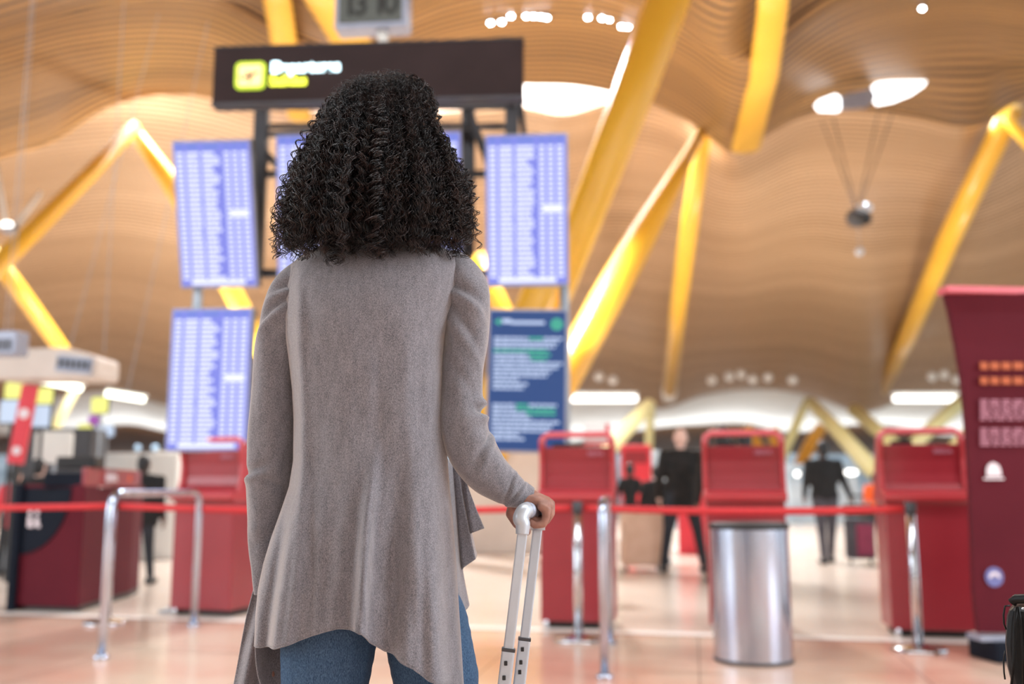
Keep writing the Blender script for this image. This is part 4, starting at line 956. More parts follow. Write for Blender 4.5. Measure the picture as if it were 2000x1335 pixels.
# --- body: one continuous surface with head, arms and both hands
hc = L(742, 330); sh = L(742, 500)
bar0 = P(1022, 1003, 1.80); bar1 = P(1051, 998, 1.93)        # handle bar ends
bdir = (bar1 - bar0).normalized()
wrist = P(1040, 976, 1.868); elbowR = P(908, 835, 1.84)
items = []
items.append([(tuple(hc + Vector((0, -.01, .025))), (.075, .09, .095)), (tuple(hc + Vector((0, .03, -.05))), (.06, .07, .075))])
items.append([(tuple(hc + Vector((0, .098, -.03))), (.012, .02, .02))]); items.append([(tuple(hc + Vector((0, .085, -.075))), (.025, .015, .008))])
for s in (-1, 1):
    items.append([(tuple(hc + Vector((s*.077, .0, -.02))), (.012, .02, .03))]); items.append([(tuple(hc + Vector((s*.03, .082, .0))), (.013, .012, .009))])
items.append([(tuple(hc + Vector((0, 0, -.1))), .052), (tuple(sh + Vector((0, 0, 0))), .06)])
items.append([(tuple(sh + Vector((0, .02, -.04))), (.125, .045, .04)), (tuple(L(730, 650)), (.12, .07, .1)), (tuple(L(728, 900)), (.10, .065, .1)), (tuple(L(726, 1090)), (.12, .08, .1))])
for s, cx in ((-1, 636), (1, 842)):
    hp = L(735 + s*80, 1150); kn = L(cx, 1335); kn.z = .47; an = Vector((kn.x, .02, .09))
    items.append([(tuple(hp + Vector((-s*.012, .04, 0))), .05), (tuple(Vector((kn.x, .03 if s > 0 else .01, .47))), .034), (tuple(an), .032), (tuple(an + Vector((0, .0, -.05))), (.035, .04, .035)), (tuple(an + Vector((0, .15, -.06))), (.035, .05, .025))])
# left arm
ls = L(560, 590); le = L(531, 890, 1.90); lw = L(519, 1150, 1.945)
items.append([(tuple(L(a, b, Y)), r_) for a, b, Y, r_ in ((560, 590, 1.855, .03), (539, 680, 1.865, .027), (533, 820, 1.885, .028), (531, 890, 1.90, .028), (521, 1000, 1.92, .024), (518, 1110, 1.94, .019), (519, 1150, 1.945, .019))])
for f in range(4): b_ = lw + Vector((.012, -.024 + .016*f, -.08)); items.append([(tuple(b_), .009), (tuple(b_ + Vector((.004, 0, -.05))), .008), (tuple(b_ + Vector((.012, 0, -.075))), .007)])
items.append([(tuple(lw + Vector((.004, 0, 0))), (.016, .024, .03)), (tuple(lw + Vector((.012, 0, -.07))), (.014, .034, .025))]); items.append([(tuple(lw + Vector((.01, .03, -.02))), .011), (tuple(lw + Vector((.014, .05, -.07))), .009)])
# right arm
rs = L(912, 590)
items.append([(tuple(L(a, b, Y)), r_) for a, b, Y, r_ in ((907, 590, 1.85, .03), (908, 680, 1.85, .028), (903, 780, 1.846, .028), (910, 840, 1.842, .028), (945, 912, 1.85, .027), (980, 944, 1.857, .024), (1005, 960, 1.862, .02), (1022, 968, 1.866, .018), (1036, 973, 1.868, .0185))])
# right hand: palm over the bar, knuckles at right, fingers curling under, thumb under from the left
def H(px, py, Y): return tuple(P(px, py, Y) - wo)
items.append([(H(1030, 976, 1.868), (.022, .026, .019)), (H(1048, 979, 1.866), (.022, .032, .017)), (H(1066, 984, 1.866), (.015, .036, .015))])
fy = [1.832, 1.852, 1.873, 1.894]      # little finger nearest the camera
fr = [.0078, .0088, .0093, .0090]
kx = [1068, 1073, 1074, 1072]; ky = [992, 985, 982, 982]
for i in range(4):
    y = fy[i]; r = fr[i]
    items.append([(H(kx[i]-10, ky[i]-3, y), r*1.15), (H(kx[i], ky[i]+2, y), r*1.12), (H(kx[i]+1 - (3 if i == 0 else 0), ky[i]+19, y), r), (H(kx[i]-7, ky[i]+31, y), r*.95), (H(kx[i]-24, ky[i]+33, y), r*.88), (H(kx[i]-31, ky[i]+27, y), r*.8)])
items.append([(H(1026, 986, 1.885), .014), (H(1003, 988, 1.90), .012), (H(998, 1003, 1.905), .0105), (H(1010, 1022, 1.90), .0098), (H(1029, 1037, 1.885), .0085)])
blobs('body', items, M['skin'], wroot, voxel=.0027, smooth_it=2)
nl = MB()
for i in range(4): nl.sphere(tuple(Vector(H(kx[i]-31, ky[i]+24, fy[i])) + Vector((-.002, 0, -.004))), (.005, .005, .002), 10, 6)
nl.build('fingernails', M['beige'], wroot, smooth=True)

# --- jeans
jl = []
for s, pts in ((-1, [(655, 1140, .098), (640, 1240, .093), (632, 1335, .083)]), (1, [(795, 1120, .074), (826, 1230, .084), (847, 1335, .083)])):
    yo = .055 if s > 0 else .015
    ch = [(tuple(L(a, b) + Vector((0, yo, 0))), (r, r*1.02, r)) for a, b, r in pts]; x = ch[-1][0][0]
    ch += [((x - s*.004, yo*.5, .47), .062), ((x - s*.01, .02, .13), .048), ((x - s*.01, .02, .06), .046)]; jl.append(ch)
jl.append([(tuple(L(700, 1110)), (.12, .1, .1)), (tuple(L(765, 1110)), (.1, .1, .1))]); jl.append([(tuple(L(680, 1010)), (.09, .08, .05)), (tuple(L(770, 1010)), (.09, .08, .05))])
jn = blobs('jeans', jl, M['denim'], wroot, voxel=.006, smooth_it=6)
for s, cx in ((-1, 636), (1, 842)):
    x = L(cx, 1335).x - s*.0
    blobs('shoe', [[((x, -.03, .04), (.04, .05, .04)), ((x, .13, .032), (.042, .07, .032))]], M['white'], wroot, .008)

# --- cardigan: open-fronted knitted panel wrapped round the back
lev = [432, 455, 468, 482, 500, 520, 545, 580, 620, 660, 700, 760, 820, 900, 950, 1000, 1050, 1100, 1150, 1200, 1260, 1335, 1420, 1500]
lx =  [712, 700, 662, 622, 590, 568, 562, 558, 556, 559, 565, 572, 575, 574, 566, 549, 531, 516, 505, 500, 497, 494, 490, 488]
rx =  [779, 792, 826, 862, 893, 903, 899, 890, 878, 868, 864, 864, 867, 873, 877, 882, 886, 890, 893, 896, 900, 905, 908, 910]
dp =  [.056, .060, .068, .078, .090, .100, .108, .114, .116, .116, .116, .116, .116, .118, .120, .123, .126, .128, .130, .132, .134, .136, .138, .14]
ridges = [  # (x at y positions, width px, amplitude m, y start, y full)
    ([(760, 755), (1000, 726), (1215, 712), (1400, 706)], 11, .025, 800, 1120),
    ([(760, 735), (1000, 702), (1215, 684), (1400, 676)], 18, -.012, 850, 1150),
    ([(500, 592), (700, 596), (900, 600), (1100, 592), (1300, 570)], 12, .008, 500, 640),
    ([(700, 660), (1000, 655), (1250, 640)], 20, -.008, 850, 1150),
    ([(700, 780), (1000, 772), (1280, 768)], 24, -.017, 800, 1150),
    ([(700, 835), (1000, 842), (1300, 850)], 20, .010, 850, 1150),
    ([(700, 880), (1000, 872), (1335, 880)], 14, -.006, 650, 900),
    ([(900, 570), (1050, 558), (1250, 528)], 12, -.010, 960, 1120),
    ([(900, 592), (1060, 575), (1250, 548)], 12, .008, 900, 1100),
    ([(600, 700), (900, 690)], 16, .003, 620, 800), ([(600, 745), (900, 742)], 14, -.003, 620, 760), ([(620, 800), (900, 806)], 16, .004, 640, 800),
    ([(900, 622), (1250, 618)], 9, -.004, 900, 1100), ([(900, 818), (1300, 822)], 9, .004, 900, 1150)]
def smst(a, b, x): t_ = min(1, max(0, (x-a)/(b-a))); return t_*t_*(3-2*t_)
def fold(x, y):
    d_ = 0
    for tb, w, A_, y0, y1 in ridges: d_ += 1.45*A_*smst(y0, y1, y)*math.exp(-((x - interp(y, tb))/w)**2)
    d_ += .0016*math.sin(x*.11 + y*.012)*smst(500, 900, y) + .0012*math.sin(x*.05 - y*.03)
    return d_
hem = [(494, 1256), (520, 1258), (560, 1253), (600, 1242), (640, 1228), (680, 1216), (700, 1219), (711, 1222), (722, 1244), (745, 1262), (762, 1266), (775, 1279), (800, 1290), (830, 1312), (870, 1326), (905, 1338)]
NS = 220; NT = 150; Vv = np.zeros((NT+1, NS+1, 3))
for j in range(NS+1):
    s = j/NS
    # angle: front-left edge (-140deg) .. left(-90) .. back(0) .. right(90) .. front-right(125)
    a = math.radians(-158 + (158 + 140)*s)
    for i in range(NT+1):
        tt = i/NT
        # hem level
        xb = np.interp(math.sin(max(-PI/2, min(PI/2, a))), [-1, 1], [496, 905])
        yh = interp(xb, hem)
        if a < -PI/2: f = (-PI/2 - a)/math.radians(68); yh = 1256 + 320*f
        if a > PI/2: f = (a - PI/2)/math.radians(50); yh = 1338 + 180*f
        y = 432 + (yh - 432)*tt
        l_, r_ = np.interp(y, lev, lx), np.interp(y, lev, rx); D = np.interp(y, lev, dp)
        sa, ca = math.sin(a), math.cos(a)
        e = 1.0
        hx = (r_ - l_)/2; cx = (r_ + l_)/2
        x = cx + hx*math.copysign(abs(sa)**.82, sa)
        dep = D*math.copysign(abs(ca)**.9, ca)
        if ca < 0:      # front panels fall inwards
            dep *= .75
        if ca > 0: dep += fold(x, y)*min(1, ca*2.2)
        # shoulder blades / small of the back
        if ca > 0: dep += ca*(.010*math.exp(-((y - 620)/90)**2) - .012*math.exp(-((y - 880)/130)**2))
        yy = YB - dep
        if y < 500: yy += .05*min(1, 1 - (y-455)/45.0)*max(0, ca)     # slope over the shoulders to the neck
        # place at body-plane height so that levels stay horizontal, sideways position true at this level
        z = P(cx, y, YB - .06*max(0, ca)).z; xw = P(x, y, YB - .06*max(0, ca)*0 ).x
        hemw = (.006*math.sin(s*60) + .004*math.sin(s*23+1))*smst(.8, 1, tt)
        Vv[i, j] = (xw*(yy/YB)**(.6 if ca > 0 else 0), yy + hemw, z)
mb = MB(); W_ = NS+1
mb.add([tuple(p) for p in Vv.reshape(-1, 3)], [(i*W_+j, i*W_+j+1, (i+1)*W_+j+1, (i+1)*W_+j) for i in range(NT) for j in range(NS)])
# left front waterfall flap
def strip(colf, NS_=40, NT_=60):
    vs = []; 
    for i in range(NT_+1):
        for j in range(NS_+1): vs.append(tuple(colf(j/NS_, i/NT_)))
    W2 = NS_+1; mb.add(vs, [(i*W2+j, i*W2+j+1, (i+1)*W2+j+1, (i+1)*W2+j) for i in range(NT_) for j in range(NS_)])
def flapL(s, t_):
    y = 1060 + t_*(1620 - 1060)
    xo = np.interp(y, [1060, 1100, 1150, 1200, 1250, 1290, 1335, 1500, 1620], [524, 510, 497, 483, 472, 464, 455, 436, 430]); xi = np.interp(y, [1060, 1150, 1260, 1335, 1620], [560, 556, 548, 548, 552])
    x = xo + (xi - xo)*s + 2*math.sin(s*9 + y*.01)
    return P(x, y - 8*math.sin(s*5), 1.965 + .014*math.sin(s*11 + y*.006)*min(1, t_*3) - .03*(s-.5)**2)
strip(flapL)
# right cascade: two layered folds under the forearm
def casc1(s, t_):
    xo = 862 + 30*s; y0 = 880 + 40*s; yb = 1218 - 40*s + 6*math.sin(s*9)
    y = y0 + (yb - y0)*t_; x = xo + (14 + 12*s)*t_*smst(0, 1, t_) + 6*t_*math.sin(t_*5 + 1)*s
    return P(x, y, 1.90 + .05*s - .022*math.sin(s*PI)*min(1, t_*2))
strip(casc1, 24, 60)
def casc2(s, t_):
    xt = 884 + 28*s; y0 = 905 + 36*s
    xb = np.interp(s, [0, .2, .35, .5, .62, .75, .88, 1], [898, 905, 928, 931, 912, 903, 922, 946]); yb = np.interp(s, [0, .2, .35, .5, .62, .75, .88, 1], [1120, 1108, 1092, 1083, 1066, 1052, 1040, 1031])
    d_ = np.interp(s, [0, .2, .35, .5, .62, .75, .88, 1], [.02, .0, .0, .03, .05, .03, .0, .01])
    q = t_**1.15
    return P(xt + (xb - xt)*q, y0 + (yb - y0)*t_, 1.935 + d_*q)
strip(casc2, 60, 50)
cg = build_abs(mb, 'cardigan', M['knit'], smooth=True, solid=.0022)
# rolled hem edge
hm = MB(); pts = [tuple(Vv[NT, j]) for j in range(0, NS+1)]; hm.tube(pts, .0016, 6)
build_abs(hm, 'hem_edge', M['knit'], parent=cg, smooth=True); 
# armhole seams
for side, tb in ((-1, [(577, 512), (567, 545), (563, 600), (562, 650), (568, 695)]), (1, [(897, 508), (893, 545), (883, 600), (868, 645), (860, 700)])):
    q_ = []; fv = Vv.reshape(-1, 3); fv = fv[fv[:, 1] < YB - .02]
    dz_ = (fv[:, 2] - CAMZ); dpt = fv[:, 1]*cT + dz_*sT; ppx = 1000 + F*fv[:, 0]/dpt; ppy = 667.5 - F*(-fv[:, 1]*sT + dz_*cT)/dpt
    for a, b in [(float(np.interp(yy_, [t_[1] for t_ in tb], [t_[0] for t_ in tb])), yy_) for yy_ in np.linspace(tb[0][1], tb[-1][1], 26)]:
        k_ = np.argmin((ppx - a)**2 + (ppy - b)**2); q_.append(tuple(Vector(fv[k_]) + Vector((0, -.0012, 0))))
    s_m = MB(); s_m.tube(q_, .0009, 6)
    build_abs(s_m, 'armhole_seam', M['knit'], parent=cg, smooth=True)
# sleeves
def sleeve(name, path, wrinkles, n=64, sub=9):
    P_ = []; R_ = []
    xs = np.arange(len(path)); ts = np.linspace(0, len(path)-1, (len(path)-1)*sub + 1)
    arr = np.array([[*P(a, b, Y), r*S(Y)] for a, b, Y, r in path]); out = np.stack([catmull(xs, arr[:, k], ts) for k in range(4)], 1)
    mb_ = MB(); N = len(out); rings = []; prev = Vector((0, -1, 0))
    for i in range(N):
        t_ = Vector(out[min(i+1, N-1), :3] - out[max(i-1, 0), :3]).normalized(); b_ = (prev - t_*prev.dot(t_)).normalized(); a_ = t_.cross(b_); prev = b_
        f = i/(N-1); ring = []
        for k in range(n):
            an = 2*PI*k/n; r_ = out[i, 3]*(1 + 0)
            for (f0, wd, A_, kang, sl, ph) in wrinkles:
                # diagonal crease: centre shifts with angle; only on the side facing angle ph
                da = math.atan2(math.sin(an - ph), math.cos(an - ph)); c_ = f0 + sl*da
                r_ += 1.5*A_*math.exp(-((f - c_)/wd)**2)*math.exp(-(da/kang)**2)*1.0
            r_ += .0008*math.sin(an*5 + f*17) + .0006*math.sin(an*3 - f*40)
            ring.append(tuple(Vector(out[i, :3]) + b_*(math.cos(an)*r_) + a_*(math.sin(an)*r_)))
        rings.append(ring)
    vs = [q for rg in rings for q in rg]; fs = [(i*n+k, i*n+(k+1) % n, (i+1)*n+(k+1) % n, (i+1)*n+k) for i in range(N-1) for k in range(n)]
    fs.append(tuple(range(n)))
    mb_.add(vs, fs); return build_abs(mb_, name, M['knit'], parent=cg, smooth=True, solid=.002)
# angle 0 = towards camera
sleeve('sleeve', [(612, 512, 1.85, 12), (594, 529, 1.85, 25), (571, 561, 1.85, 37), (555, 606, 1.853, 42), (541, 672, 1.862, 40), (535, 740, 1.875, 40), (533, 820, 1.885, 44), (531, 890, 1.90, 47), (528, 940, 1.91, 45), (521, 1000, 1.92, 36), (517, 1060, 1.93, 29), (518, 1110, 1.94, 25), (521, 1156, 1.945, 23)],
       [(.16, .022, -.007, .8, .045, -.2), (.19, .018, .006, .8, .05, -.2), (.235, .02, -.007, .9, .06, .1), (.265, .018, .005, .9, .06, .1), (.62, .016, -.006, .9, .03, .6), (.645, .014, .004, .9, .03, .6), (.30, .02, -.003, .7, -.04, 0), (.66, .014, -.004, .8, -.03, -.5), (.78, .012, .002, .8, .02, 0), (.82, .012, -.002, .8, .02, 0)])
sleeve('sleeve', [(862, 500, 1.85, 14), (888, 522, 1.85, 34), (907, 560, 1.85, 44), (913, 605, 1.85, 44), (911, 660, 1.85, 42), (905, 720, 1.85, 40), (902, 780, 1.845, 40), (905, 830, 1.84, 44), (922, 880, 1.845, 47), (950, 918, 1.85, 43), (980, 944, 1.857, 36), (1005, 960, 1.862, 29), (1022, 968, 1.866, 24), (1036, 973, 1.868, 21)],
       [(.17, .02, -.006, .9, -.05, .2), (.20, .018, .006, .9, -.06, .2), (.26, .02, -.006, .9, -.07, .3), (.30, .018, .004, .9, -.06, .3), (.50, .012, -.009, .5, .0, -1.3), (.475, .012, .006, .5, 0, -1.3), (.53, .014, .006, .6, .0, -1.2), (.62, .014, -.004, 1.0, .04, -.6), (.645, .014, .003, 1.0, .04, -.6), (.80, .01, -.003, 1.2, .02, 0), (.82, .01, .0025, 1.2, .02, 0), (.845, .01, -.0025, 1.2, -.02, 0), (.865, .01, .002, 1.2, -.02, 0), (.40, .02, -.003, .8, -.06, .2)])

# --- hair: thousands of coiled strands in locks
HCX = 737.0
envy = [150, 160, 175, 200, 230, 260, 300, 350, 400, 450, 485, 515]
envl = [0, 8, 50, 84, 106, 122, 140, 166, 180, 188, 186, 178]
envr = [0, 60, 94, 110, 112, 118, 142, 166, 182, 190, 188, 178]
def env_at(y, side): return np.interp(y, envy, envr if side > 0 else envl)*px2m
ytop = P(HCX, 158, YB).z; 
def zof(y): return P(HCX, y, YB).z
zt = np.array([zof(y) for y in envy]); 
def env_r(z, ang):
    s_ = 0.5 + 0.5*math.cos(ang)         # ang 0 = right (+x)
    yv = np.interp(z, zt[::-1], np.array(envy, float)[::-1])
    return (np.interp(yv, envy, envl)*(1-s_) + np.interp(yv, envy, envr)*s_)*px2m
HC = np.array(P(HCX, 330, YB)); zc = HC[2]
strands = []; widths = []
def zofd(y, ang): return P(HCX, y, YB + math.sin(ang)*.155).z
def lock(ang, u0, sc, zend, n_str, amp, wl, spread, wid, npts=64, front=False, drift=0.0, pn=.16):
    """one coil lock: runs over the envelope (scaled by sc) from polar start u0 down to zend"""
    top = zt[1] + .0
    # polar path over crown then down: param by polar angle on crown, then envelope by height
    zs = zc + (top - zc)*sc
    pts = []
    M_ = npts
    zstart = zc + (top - zc)*sc*math.cos(u0)
    zz = np.linspace(0, 1, M_)
    for q in zz:
        z = zstart + (zend - zstart)*(q**1.15)
        zE = zc + (z - zc)/sc if z > zc else z
        r_ = env_r(min(zE, zt[1] - 1e-4), ang)*(sc if z > zc else sc)
        a_ = ang + drift*q
        pts.append((HC[0] + r_*math.cos(a_), HC[1] + r_*math.sin(a_)*.88, z))
    g_ = np.array(pts)
    # tangent frame
    tn = np.gradient(g_, axis=0); seg = np.linalg.norm(tn, axis=1); arc = np.cumsum(seg); tn /= seg[:, None] + 1e-9
    rad = np.stack([np.full(M_, math.cos(ang)), np.full(M_, math.sin(ang)), np.zeros(M_)], 1)
    b1_ = np.cross(tn, rad); b1_ /= np.linalg.norm(b1_, axis=1)[:, None] + 1e-9; b2_ = np.cross(tn, b1_)
    ph0 = rng.uniform(0, 2*PI); dirn = rng.choice([-1, 1])
    wob = np.cumsum(rng.normal(0, .0011, (M_, 2)), axis=0)
    for k in range(n_str):
        ph = ph0 + rng.normal(0, pn); A_ = amp*rng.uniform(.8, 1.2); off = rng.normal(0, spread, 2)
        grow = np.clip(arc/.05, .25, 1)
        th = ph + dirn*2*PI*arc/(wl*rng.uniform(.985, 1.015))
        wb = wob + np.cumsum(rng.normal(0, .0003, (M_, 2)), axis=0)
        c_ = g_ + b1_*((np.cos(th)*A_*grow + off[0]*grow + wb[:, 0])[:, None]) + b2_*((np.sin(th)*A_*grow + off[1]*grow + wb[:, 1])[:, None])
        n_ = M_ - int(rng.integers(0, max(2, M_//45)))
        strands.append(c_[:n_]); widths.append(wid*rng.uniform(.75, 1.2))
for i in range(720):
    back = rng.random() < .62
    ang = rng.uniform(-PI*.97, -PI*.03) if back else rng.uniform(0, 2*PI)
    u0 = abs(rng.normal(.1, .5)); u0 = min(u0, 1.25)
    sc = max(.6, .955 - abs(rng.normal(0, .10))); outer = rng.random() < .22
    if outer: sc = rng.uniform(.95, 1.03)
    sidef = abs(math.cos(ang))
    if sidef > .8 and rng.random() < .42: continue
    yend = rng.uniform(446, 484) if sidef < .75 else rng.uniform(425, 498)
    if rng.random() < .12: yend += 12
    lk = rng.uniform(.003, .0055)
    big = outer and sidef > .7
    lock(ang, u0, sc, zofd(yend, ang), int(rng.integers(2, 4)) if outer else int(rng.integers(7, 12)), lk*(1.35 if big else 1), rng.uniform(.024, .034) if big else rng.uniform(.026, .042), .0014 if big else .0024, .0009 if big else .00062, npts=140, drift=rng.normal(0, .14))
# thick hanging ringlets on the nape
for (px_, ye, am) in ((680, 508, .008), (665, 490, .004), (703, 492, .005), (757, 500, .008), (775, 494, .004), (640, 484, .004), (600, 500, .005), (845, 490, .004), (870, 492, .004), (905, 494, .007), (731, 484, .004)):
    xw = (px_ - HCX)*px2m; cs = max(-.97, min(.97, xw/(185*px2m))); ang = -math.acos(cs)
    for r_ in range(3): lock(ang + rng.normal(0, .012), .9, 1.0, zofd(ye + 6, ang), 12, am*1.15, .026, .003, .0007, npts=140)
# loose single coils at both sides
for (px_, ye, side) in [(548, 505, -1), (552, 480, -1), (558, 498, -1), (566, 505, -1), (545, 440, -1), (575, 500, -1), (930, 476, 1), (925, 470, 1), (918, 440, 1), (912, 488, 1), (905, 470, 1), (585, 498, -1), (562, 470, -1)]:
    xw = (px_ - HCX)*px2m; r_ = abs(xw)/(187*px2m); ang = (PI if side < 0 else 0) + rng.uniform(-.35, .35) + (0)
    for q in range(3): lock(ang - (.15*side if q else 0), 1.15 + rng.uniform(-.3, .2), min(1.03, r_ + rng.uniform(-.03, .02)), zofd(ye + rng.uniform(-12, 4), ang), 3, .0072, .024, .001, .0009, npts=150)
# frizz: short fine coils lifting off the outline and crown
for i in range(900):
    ang = rng.uniform(-PI, 0) if rng.random() < .75 else rng.uniform(0, PI); u0 = rng.uniform(0, 1.4)
    z0 = zc + (zt[1] - zc)*math.cos(u0)*1.0; L_ = rng.uniform(.03, .09)
    lock(ang, u0, rng.uniform(.99, 1.05), z0 - L_, 1, rng.uniform(.002, .007), rng.uniform(.015, .035), .002, .00022, npts=26, drift=rng.normal(0, .5))
# bouncy tuft at the upper right of the crown
tc0 = np.array(P(822, 215, YB - .02))
for i in range(70):
    a = rng.uniform(0, 2*PI); R_ = rng.uniform(.012, .026); ctr = tc0 + rng.normal(0, .009, 3) * np.array([.9, .6, 1.8]); th = np.linspace(0, rng.uniform(4, 9), 50) + a
    n1 = rng.normal(0, 1, 3); n1 /= np.linalg.norm(n1); n2 = np.cross(n1, [0, 1, .1]); n2 /= np.linalg.norm(n2)
    c_ = ctr + n1*(np.cos(th)*R_*.7)[:, None] + n2*(np.sin(th)*R_*.7)[:, None]; strands.append(c_); widths.append(.0007)
def strands_mesh(name, strands, widths, m, parent, extra=None, sides=3):
    VS = []; FS = []; off = 0
    for c_, w in zip(strands, widths):
        n = len(c_); tn = np.gradient(c_, axis=0); tn /= np.linalg.norm(tn, axis=1)[:, None] + 1e-9
        up = np.array([0.31, 0.2, 0.93]); a_ = np.cross(tn, up); a_ /= np.linalg.norm(a_, axis=1)[:, None] + 1e-6; b_ = np.cross(tn, a_)
        tp = w*np.clip(np.linspace(1.9, .72, n), 0, 1.0)
        rg = np.stack([c_ + a_*(np.cos(2*PI*k/sides)*tp)[:, None] + b_*(np.sin(2*PI*k/sides)*tp)[:, None] for k in range(sides)], 1).reshape(-1, 3)
        i_ = np.arange(n-1)[:, None]*sides; k = np.arange(sides)[None, :]; k2 = (k+1) % sides
        f = np.stack([i_+k, i_+k2, i_+sides+k2, i_+sides+k], 2).reshape(-1, 4) + off
        VS.append(rg); FS.append(f); off += len(rg)
    V = np.concatenate(VS) - np.array(wo); Fq = np.concatenate(FS)
    if extra is not None:
        ev, ef = extra; Fq = np.concatenate([Fq, np.array(ef) + len(V)]); V = np.concatenate([V, np.array(ev) - np.array(wo)])
    me = bpy.data.meshes.new(name); me.vertices.add(len(V)); me.vertices.foreach_set('co', V.astype(np.float32).ravel())
    me.loops.add(len(Fq)*4); me.loops.foreach_set('vertex_index', Fq.astype(np.int32).ravel())
    me.polygons.add(len(Fq)); me.polygons.foreach_set('loop_start', np.arange(0, len(Fq)*4, 4, dtype=np.int32)); me.polygons.foreach_set('loop_total', np.full(len(Fq), 4, np.int32))
    me.polygons.foreach_set('use_smooth', np.ones(len(Fq), bool)); me.update(calc_edges=True); me.materials.append(m)
    o = bpy.data.objects.new(name, me); COL.objects.link(o); o.parent = parent; return o
# dark inner mass so the hair reads dense
ev = []; ef = []; NA = 48; NZ = 30
for i in range(NZ+1):
    z = zt[1] - .012 + (zof(452) - zt[1] + .012)*(i/NZ)**1.3
    for k in range(NA):
        a = 2*PI*k/NA; r_ = env_r(min(zc + (z - zc)/.9 if z > zc else z, zt[1]-1e-4), a)*(.80 - .22*smst(330, 438, np.interp(z, zt[::-1], np.array(envy, float)[::-1])))*(1 + .03*math.sin(a*13 + z*60))
        ev.append((HC[0] + r_*math.cos(a), HC[1] + r_*math.sin(a)*.86, z))
for i in range(NZ):
    for k in range(NA): ef.append((i*NA+k, i*NA+(k+1) % NA, (i+1)*NA+(k+1) % NA, (i+1)*NA+k))
strands_mesh('hair', strands, widths, M['hair'], wroot, (ev, ef))

# ------------------------------------------------------------------ her suitcase
tb0 = P(1021, 1036, 1.80); bb0 = P(985, 1335, 1.80); dz = (tb0 - bb0).normalized()
base = tb0 + dz*(-(tb0.z)/dz.z)
t = thing('suitcase', 'cabin suitcase with a long aluminium handle held by the woman', 'suitcase', (base.x, base.y, 0))
so = Vector((base.x, base.y, 0))
tilt = math.atan2(dz.x, dz.z)
def T(px, py, Y): return P(px, py, Y) - so
far_off = Vector((bar1.x - bar0.x, bar1.y - bar0.y, 0))
for k, (tp, off, splitpy, spx) in enumerate(((tb0, Vector((0, 0, 0)), 1268, 993), (tb0 + far_off, far_off, 1247, 1026))):
    a = tp - so; zsplit = P(spx, splitpy, 1.8 if k == 0 else 1.93).z; f_ = (zsplit - a.z)/(-dz.z); sp = a - dz*f_; bt = a - dz*((a.z - .5)/dz.z)
    def rect_tube(p, q, w, dpt):
        dv = q - p; m_ = Matrix.Translation((p+q)/2) @ Matrix.Rotation(tilt, 4, 'Y'); return MB().box((0, 0, 0), (w, dpt, dv.length)).xf(m_)
    rect_tube(a + dz*.01, sp, .0185, .012).build('inner_tube', M['alu_white'], t, bevel=.003)
    rect_tube(sp, bt, .0235, .017).build('outer_tube', M['alu_white'], t, bevel=.004)
    rect_tube(sp + dz*.003, sp - dz*.003, .0245, .018).build('tube_collar', M['frame'], t, bevel=.001)
    rv = MB()
    for q in ((.022, .047) if k == 0 else (.018, .042, .06)):
        c_ = sp - dz*q + Vector((-.002, -.0095, 0)); rv.box(tuple(c_), (.006, .003, .008))
    rv.build('rivets', M['black'], t, bevel=.001)
# moulded grip: end cap sweeping over into the bar
ca = tb0 - so
pth = [ca + Vector((-.001, 0, -.006)), ca + Vector((.0, 0, .012)), P(1017, 1012, 1.80) - so, P(1022, 1000, 1.805) - so, P(1029, 995, 1.815) - so]
pa = np.array([[p.x, p.y, p.z] for p in pth]); tt_ = np.linspace(0, 4, 33); pth = np.stack([catmull(range(5), pa[:, k], tt_) for k in range(3)], 1)
ra = np.stack([np.interp(tt_, range(5), [.0155, .0165, .0165, .0155, .0145]), np.interp(tt_, range(5), [.012, .0135, .0145, .0145, .0145])], 1)
MB().tube([tuple(p) for p in pth], [tuple(q) for q in ra], 32).build('grip_end', M['alu_white'], t, smooth=True)
MB().tube([tuple(P(1029, 995, 1.812) - so), tuple(P(1034, 996, 1.84) - so), tuple(P(1042, 998, 1.88) - so), tuple(P(1048, 1000, 1.915) - so)], .0145, 20).build('grip_bar', M['grey_case'], t, smooth=True)
MB().tube([tuple(P(1050, 1002, 1.925) - so), tuple(P(1050, 1010, 1.93) - so), tuple(tb0 + far_off - so + Vector((0, 0, -.004)))], .0145, 20).build('grip_end', M['alu_white'], t, smooth=True)
# body of the case, below the frame
mc = Matrix.Translation(-dz*0 + (dz*.3 + Vector((0, far_off.y/2, 0)))) @ Matrix.Rotation(tilt, 4, 'Y')
MB().box((0, 0, 0), (.22, .36, .48)).xf(mc @ Matrix.Translation((0, 0, .005))).build('shell', M['grey_case'], t, bevel=.04)
for sx in (-1, 1):
    for sy in (-1, 1):
        w_ = MB().tube([(0, sy*.14 - .012, 0), (0, sy*.14 + .012, 0)], .024, 16); c_ = mc @ Vector((sx*.08, 0, -.27)); c_.z = max(c_.z, .024); w_.xf(Matrix.Translation(c_)).build('wheel', M['black'], t, smooth=True)

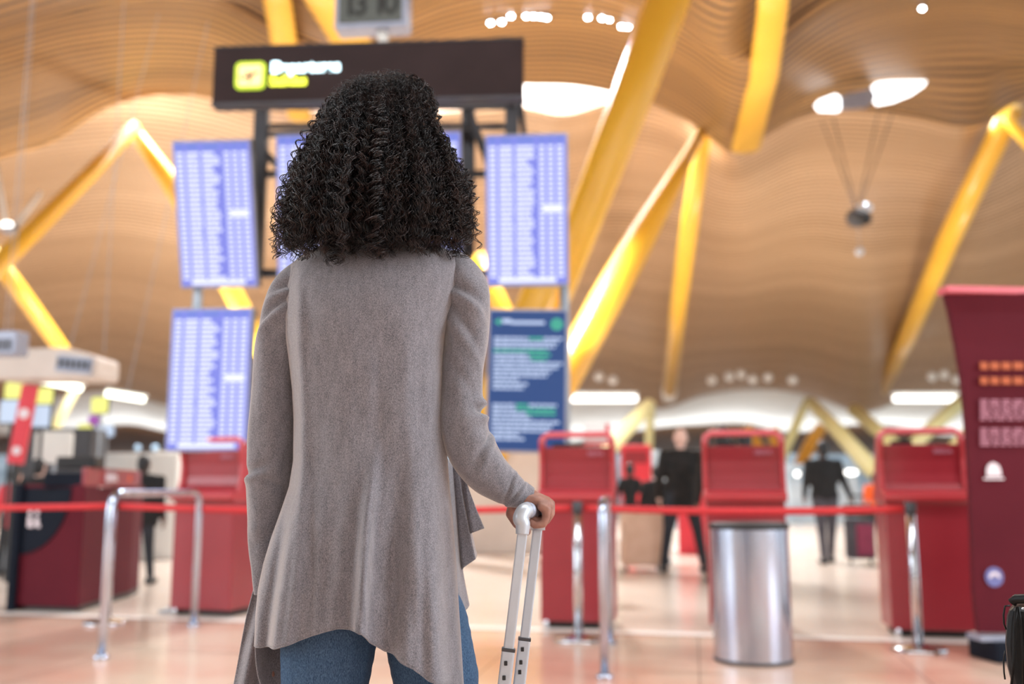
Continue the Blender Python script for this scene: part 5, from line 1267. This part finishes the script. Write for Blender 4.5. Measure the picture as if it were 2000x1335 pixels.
# ------------------------------------------------------------------ black handbag at the right edge
hb = P(2010, 1335, 1.75); b = thing('handbag', 'black leather handbag with thin laces cut by the right edge', 'bag', (P(1985, 1335, 1.75).x, 1.75, .53))
bo = Vector((P(1985, 1335, 1.75).x, 1.75, .53))
def HB(px, py, Y=1.75): return P(px, py, Y) - bo
zt_ = HB(1985, 1180).z
sil = [(HB(1967, 1182).x, HB(0, 1182).z), (HB(1964, 1215).x, HB(0, 1215).z), (HB(1962, 1260).x, HB(0, 1260).z), (HB(1966, 1305).x, HB(0, 1305).z), (HB(1976, 1345).x, HB(0, 1345).z), (HB(1982, 1400).x, HB(0, 1400).z), (HB(2250, 1400).x, HB(0, 1400).z), (HB(2270, 1300).x, HB(0, 1300).z), (HB(2255, 1182).x, HB(0, 1182).z)]
bagR = Matrix.Translation((HB(1963, 1200).x, 0, 0)) @ Matrix.Rotation(math.radians(-30), 4, 'Z') @ Matrix.Translation((-HB(1963, 1200).x, 0, 0))
MB().prism(sil, .11, 'y', bagR @ Matrix.Translation((0, .06, 0))).build('bag_body', M['leather'], b, bevel=.018)
MB().tube([HB(1977, 1176, 1.74), HB(1984, 1169, 1.735), HB(2100, 1166, 1.66), HB(2250, 1176, 1.58)], .008, 12).build('top_roll', M['leather'], b, smooth=True)
for (q) in ([(1986, 1185), (1981, 1220), (1980, 1290), (1975, 1340)], [(1988, 1184), (1994, 1215), (1998, 1270), (1999, 1340)]):
    MB().tube([HB(a_, b_, 1.735) for a_, b_ in q], .0022, 8).build('piping', M['leather'], b, smooth=True)
MB().tube([HB(1972, 1182, 1.748), HB(1963, 1183, 1.745), HB(1960, 1200, 1.745), HB(1961, 1218, 1.745), HB(1965, 1228, 1.748)], .0016, 8).build('lace', M['leather'], b, smooth=True)
MB().tube([HB(1963, 1270, 1.748), HB(1960, 1290, 1.745), HB(1961, 1312, 1.743), HB(1963, 1326, 1.743)], .0014, 8).build('lace', M['leather'], b, smooth=True)
for py_ in (1189, 1200): MB().sphere(tuple(HB(1998, py_, 1.748)), .0035, 10, 8).build('metal_stud', M['chrome'], b, smooth=True)
MB().tube([HB(2110 - 66*math.cos(k*PI/14), 1172 - 150*math.sin(k*PI/14)**.7, 1.68) for k in range(15)], .006, 10).build('carry_handle', M['leather'], b, smooth=True)

zb_ = P(1982, 1400, 1.75).z
t = thing('suitcase', 'dark upright suitcase under the black handbag at the right edge', 'suitcase', (P(2120, 1335, 1.75).x, 1.72, 0))
MB().box((0, 0, (zb_ - .02)/2 + .02), (.26, .34, zb_ - .09)).build('shell', M['black'], t, bevel=.03)
for sx in (-1, 1):
    for sy in (-1, 1): MB().tube([(sx*.09 - .011, sy*.13, .025), (sx*.09 + .011, sy*.13, .025)], .025, 14).build('wheel', M['frame'], t, smooth=True)
